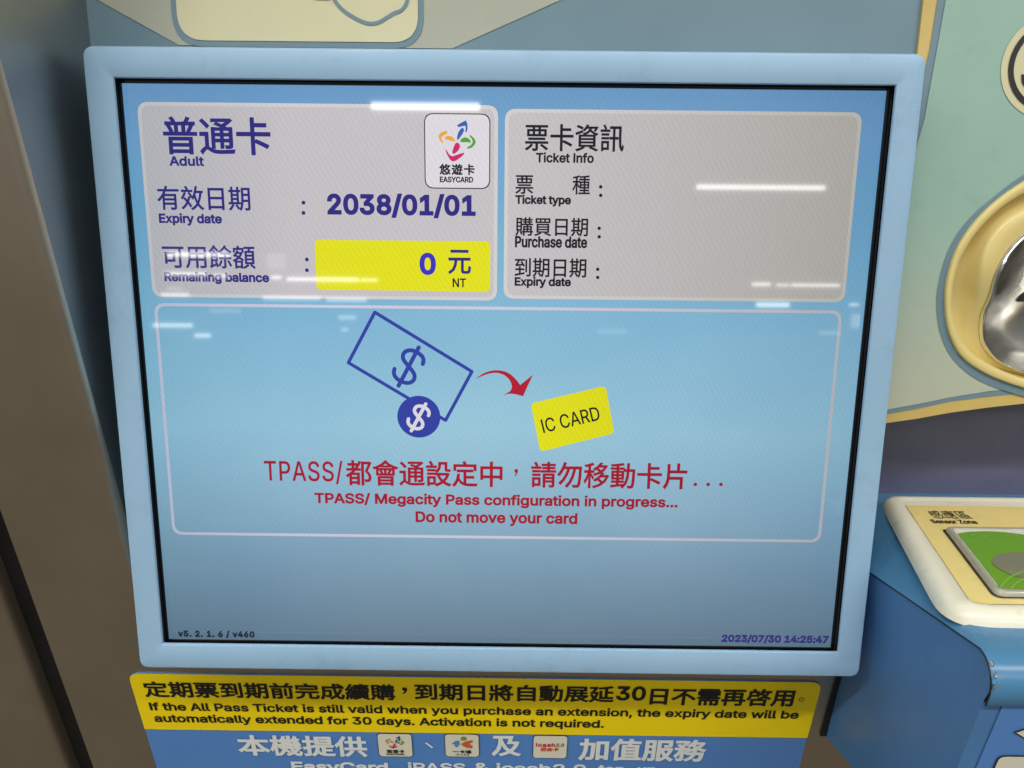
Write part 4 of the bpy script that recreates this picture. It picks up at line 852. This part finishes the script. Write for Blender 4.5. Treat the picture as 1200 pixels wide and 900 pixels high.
def clip(poly, cl):
    A = sum(cl[i][0]*cl[(i+1) % len(cl)][1]-cl[(i+1) % len(cl)][0]*cl[i][1] for i in range(len(cl))); s = 1 if A > 0 else -1
    for i in range(len(cl)):
        (ax_, ay), (bx, by) = cl[i], cl[(i+1) % len(cl)]
        d = lambda p: s*((bx-ax_)*(p[1]-ay)-(by-ay)*(p[0]-ax_)); out = []
        for j in range(len(poly)):
            p, q = poly[j], poly[(j+1) % len(poly)]; dp, dq = d(p), d(q)
            if dp >= 0: out.append(p)
            if dp*dq < 0: t = dp/(dp-dq); out.append((p[0]+(q[0]-p[0])*t, p[1]+(q[1]-p[1])*t))
        poly = out
    return poly
win2 = inset_poly(wp, .0044)
gtop = TP(1148, 623, WL); gleft = TP(1117, 632, WL)
gcx = TP(1192, 662, WL); gc = (gcx[0]+.006, gcx[1]+.004)
rY = gc[1]-gtop[1]; 
sheet('green_ring_print', clip(ellipse(gc[0]-.001, gc[1], .040, rY*1.0, 64), win2), T, WL+.0003, M_LEAF, rd)
ge_l = TP(1157, 657, WL); ge_t = TP(1178, 647, WL); ge_b = TP(1196, 682.5, WL)
ecx, ecy = ge_l[0]+.0195, (ge_t[1]+ge_b[1])/2+.001
sheet('grey_disc_print', clip(ellipse(ecx, ecy, .0195, (ge_b[1]-ge_t[1])/2*1.0, 48), win2), T, WL+.0006, M_GREY, rd)
for k_ in (0, 1):
    q = [TP(*p, WL) for p in ([(1172, 690), (1180, 681), (1190, 675), (1204, 670)] if k_ == 0 else [(1184, 692), (1190, 686), (1198, 681), (1208, 677)])]
    strip('pale_arc_print', spline(q), .0009, T, WL+.0008, M_LEAF2, rd)
tb_ = lambda xl, yt, yb, xr: (TP(xl, yb)[0], TP(xl, yb)[1], TP(xr, yb)[0], TP(xl, yt)[1])
def tlet(t, xl, yt, yb, xr, bold, xt):
    a = TP(xl, yb); b = TP(xt, yt); c = TP(xr, yb)
    x0, x1, w0, w1 = (a[0]+b[0])/2, c[0]+(b[0]-a[0])/2, b[1], a[1]
    fr = lambda x, y, l: T(x, w0+w1-y, l)
    letters(t, (x0, w0, x1, w1), fr, LF+.0003, M_INK, rd, bold)
tlet('感應區', 1092, 598.6, 608, 1137, .0, 1087.5); tlet('Sensor Zone', 1092.5, 609.2, 613.8, 1145, .03, 1090)
# label on the reader's front
FR = lambda px, py: onW(px, py, FP+.0005)
a = FR(1179, 821); lf = FR(1150, 882)
lx = (a[0]+lf[0])/2
sheet('front_label', [(lx, -.029), (.42, -.029), (.42, a[1])] + [(lx+.003, a[1]), (lx+.0008, a[1]-.0008), (lx, a[1]-.003)], W, FP+.0005, M_VBLUE, rd)
d0, d1, d2 = FR(1190, 857), FR(1216, 842), FR(1216, 871)
dia = [d0, (d0[0]+.011, d0[1]-.0075), (d0[0]+.15, d0[1]-.0075), (d0[0]+.15, d0[1]+.0065), (d0[0]+.011, d0[1]+.0065)]
sheet('arrow_print_edge', inset_poly(dia, -.0006), W, FP+.0009, M_INK2, rd); sheet('arrow_print', dia, W, FP+.0012, M_CARD, rd)
q0 = FR(1176, 885); cardr = rrect(q0[0]-.0022, -.06, q0[0]+.12, q0[1], .003, 5)
sheet('front_card_edge', [p for p in rrect(q0[0]-.0024, -.0290, .42, q0[1]+.0005, .003, 5)], W, FP+.0009, M_INK2, rd)
sheet('front_card', [p for p in rrect(q0[0]-.0018, -.0285, .42, q0[1], .0028, 5)], W, FP+.0012, M_CARD, rd)
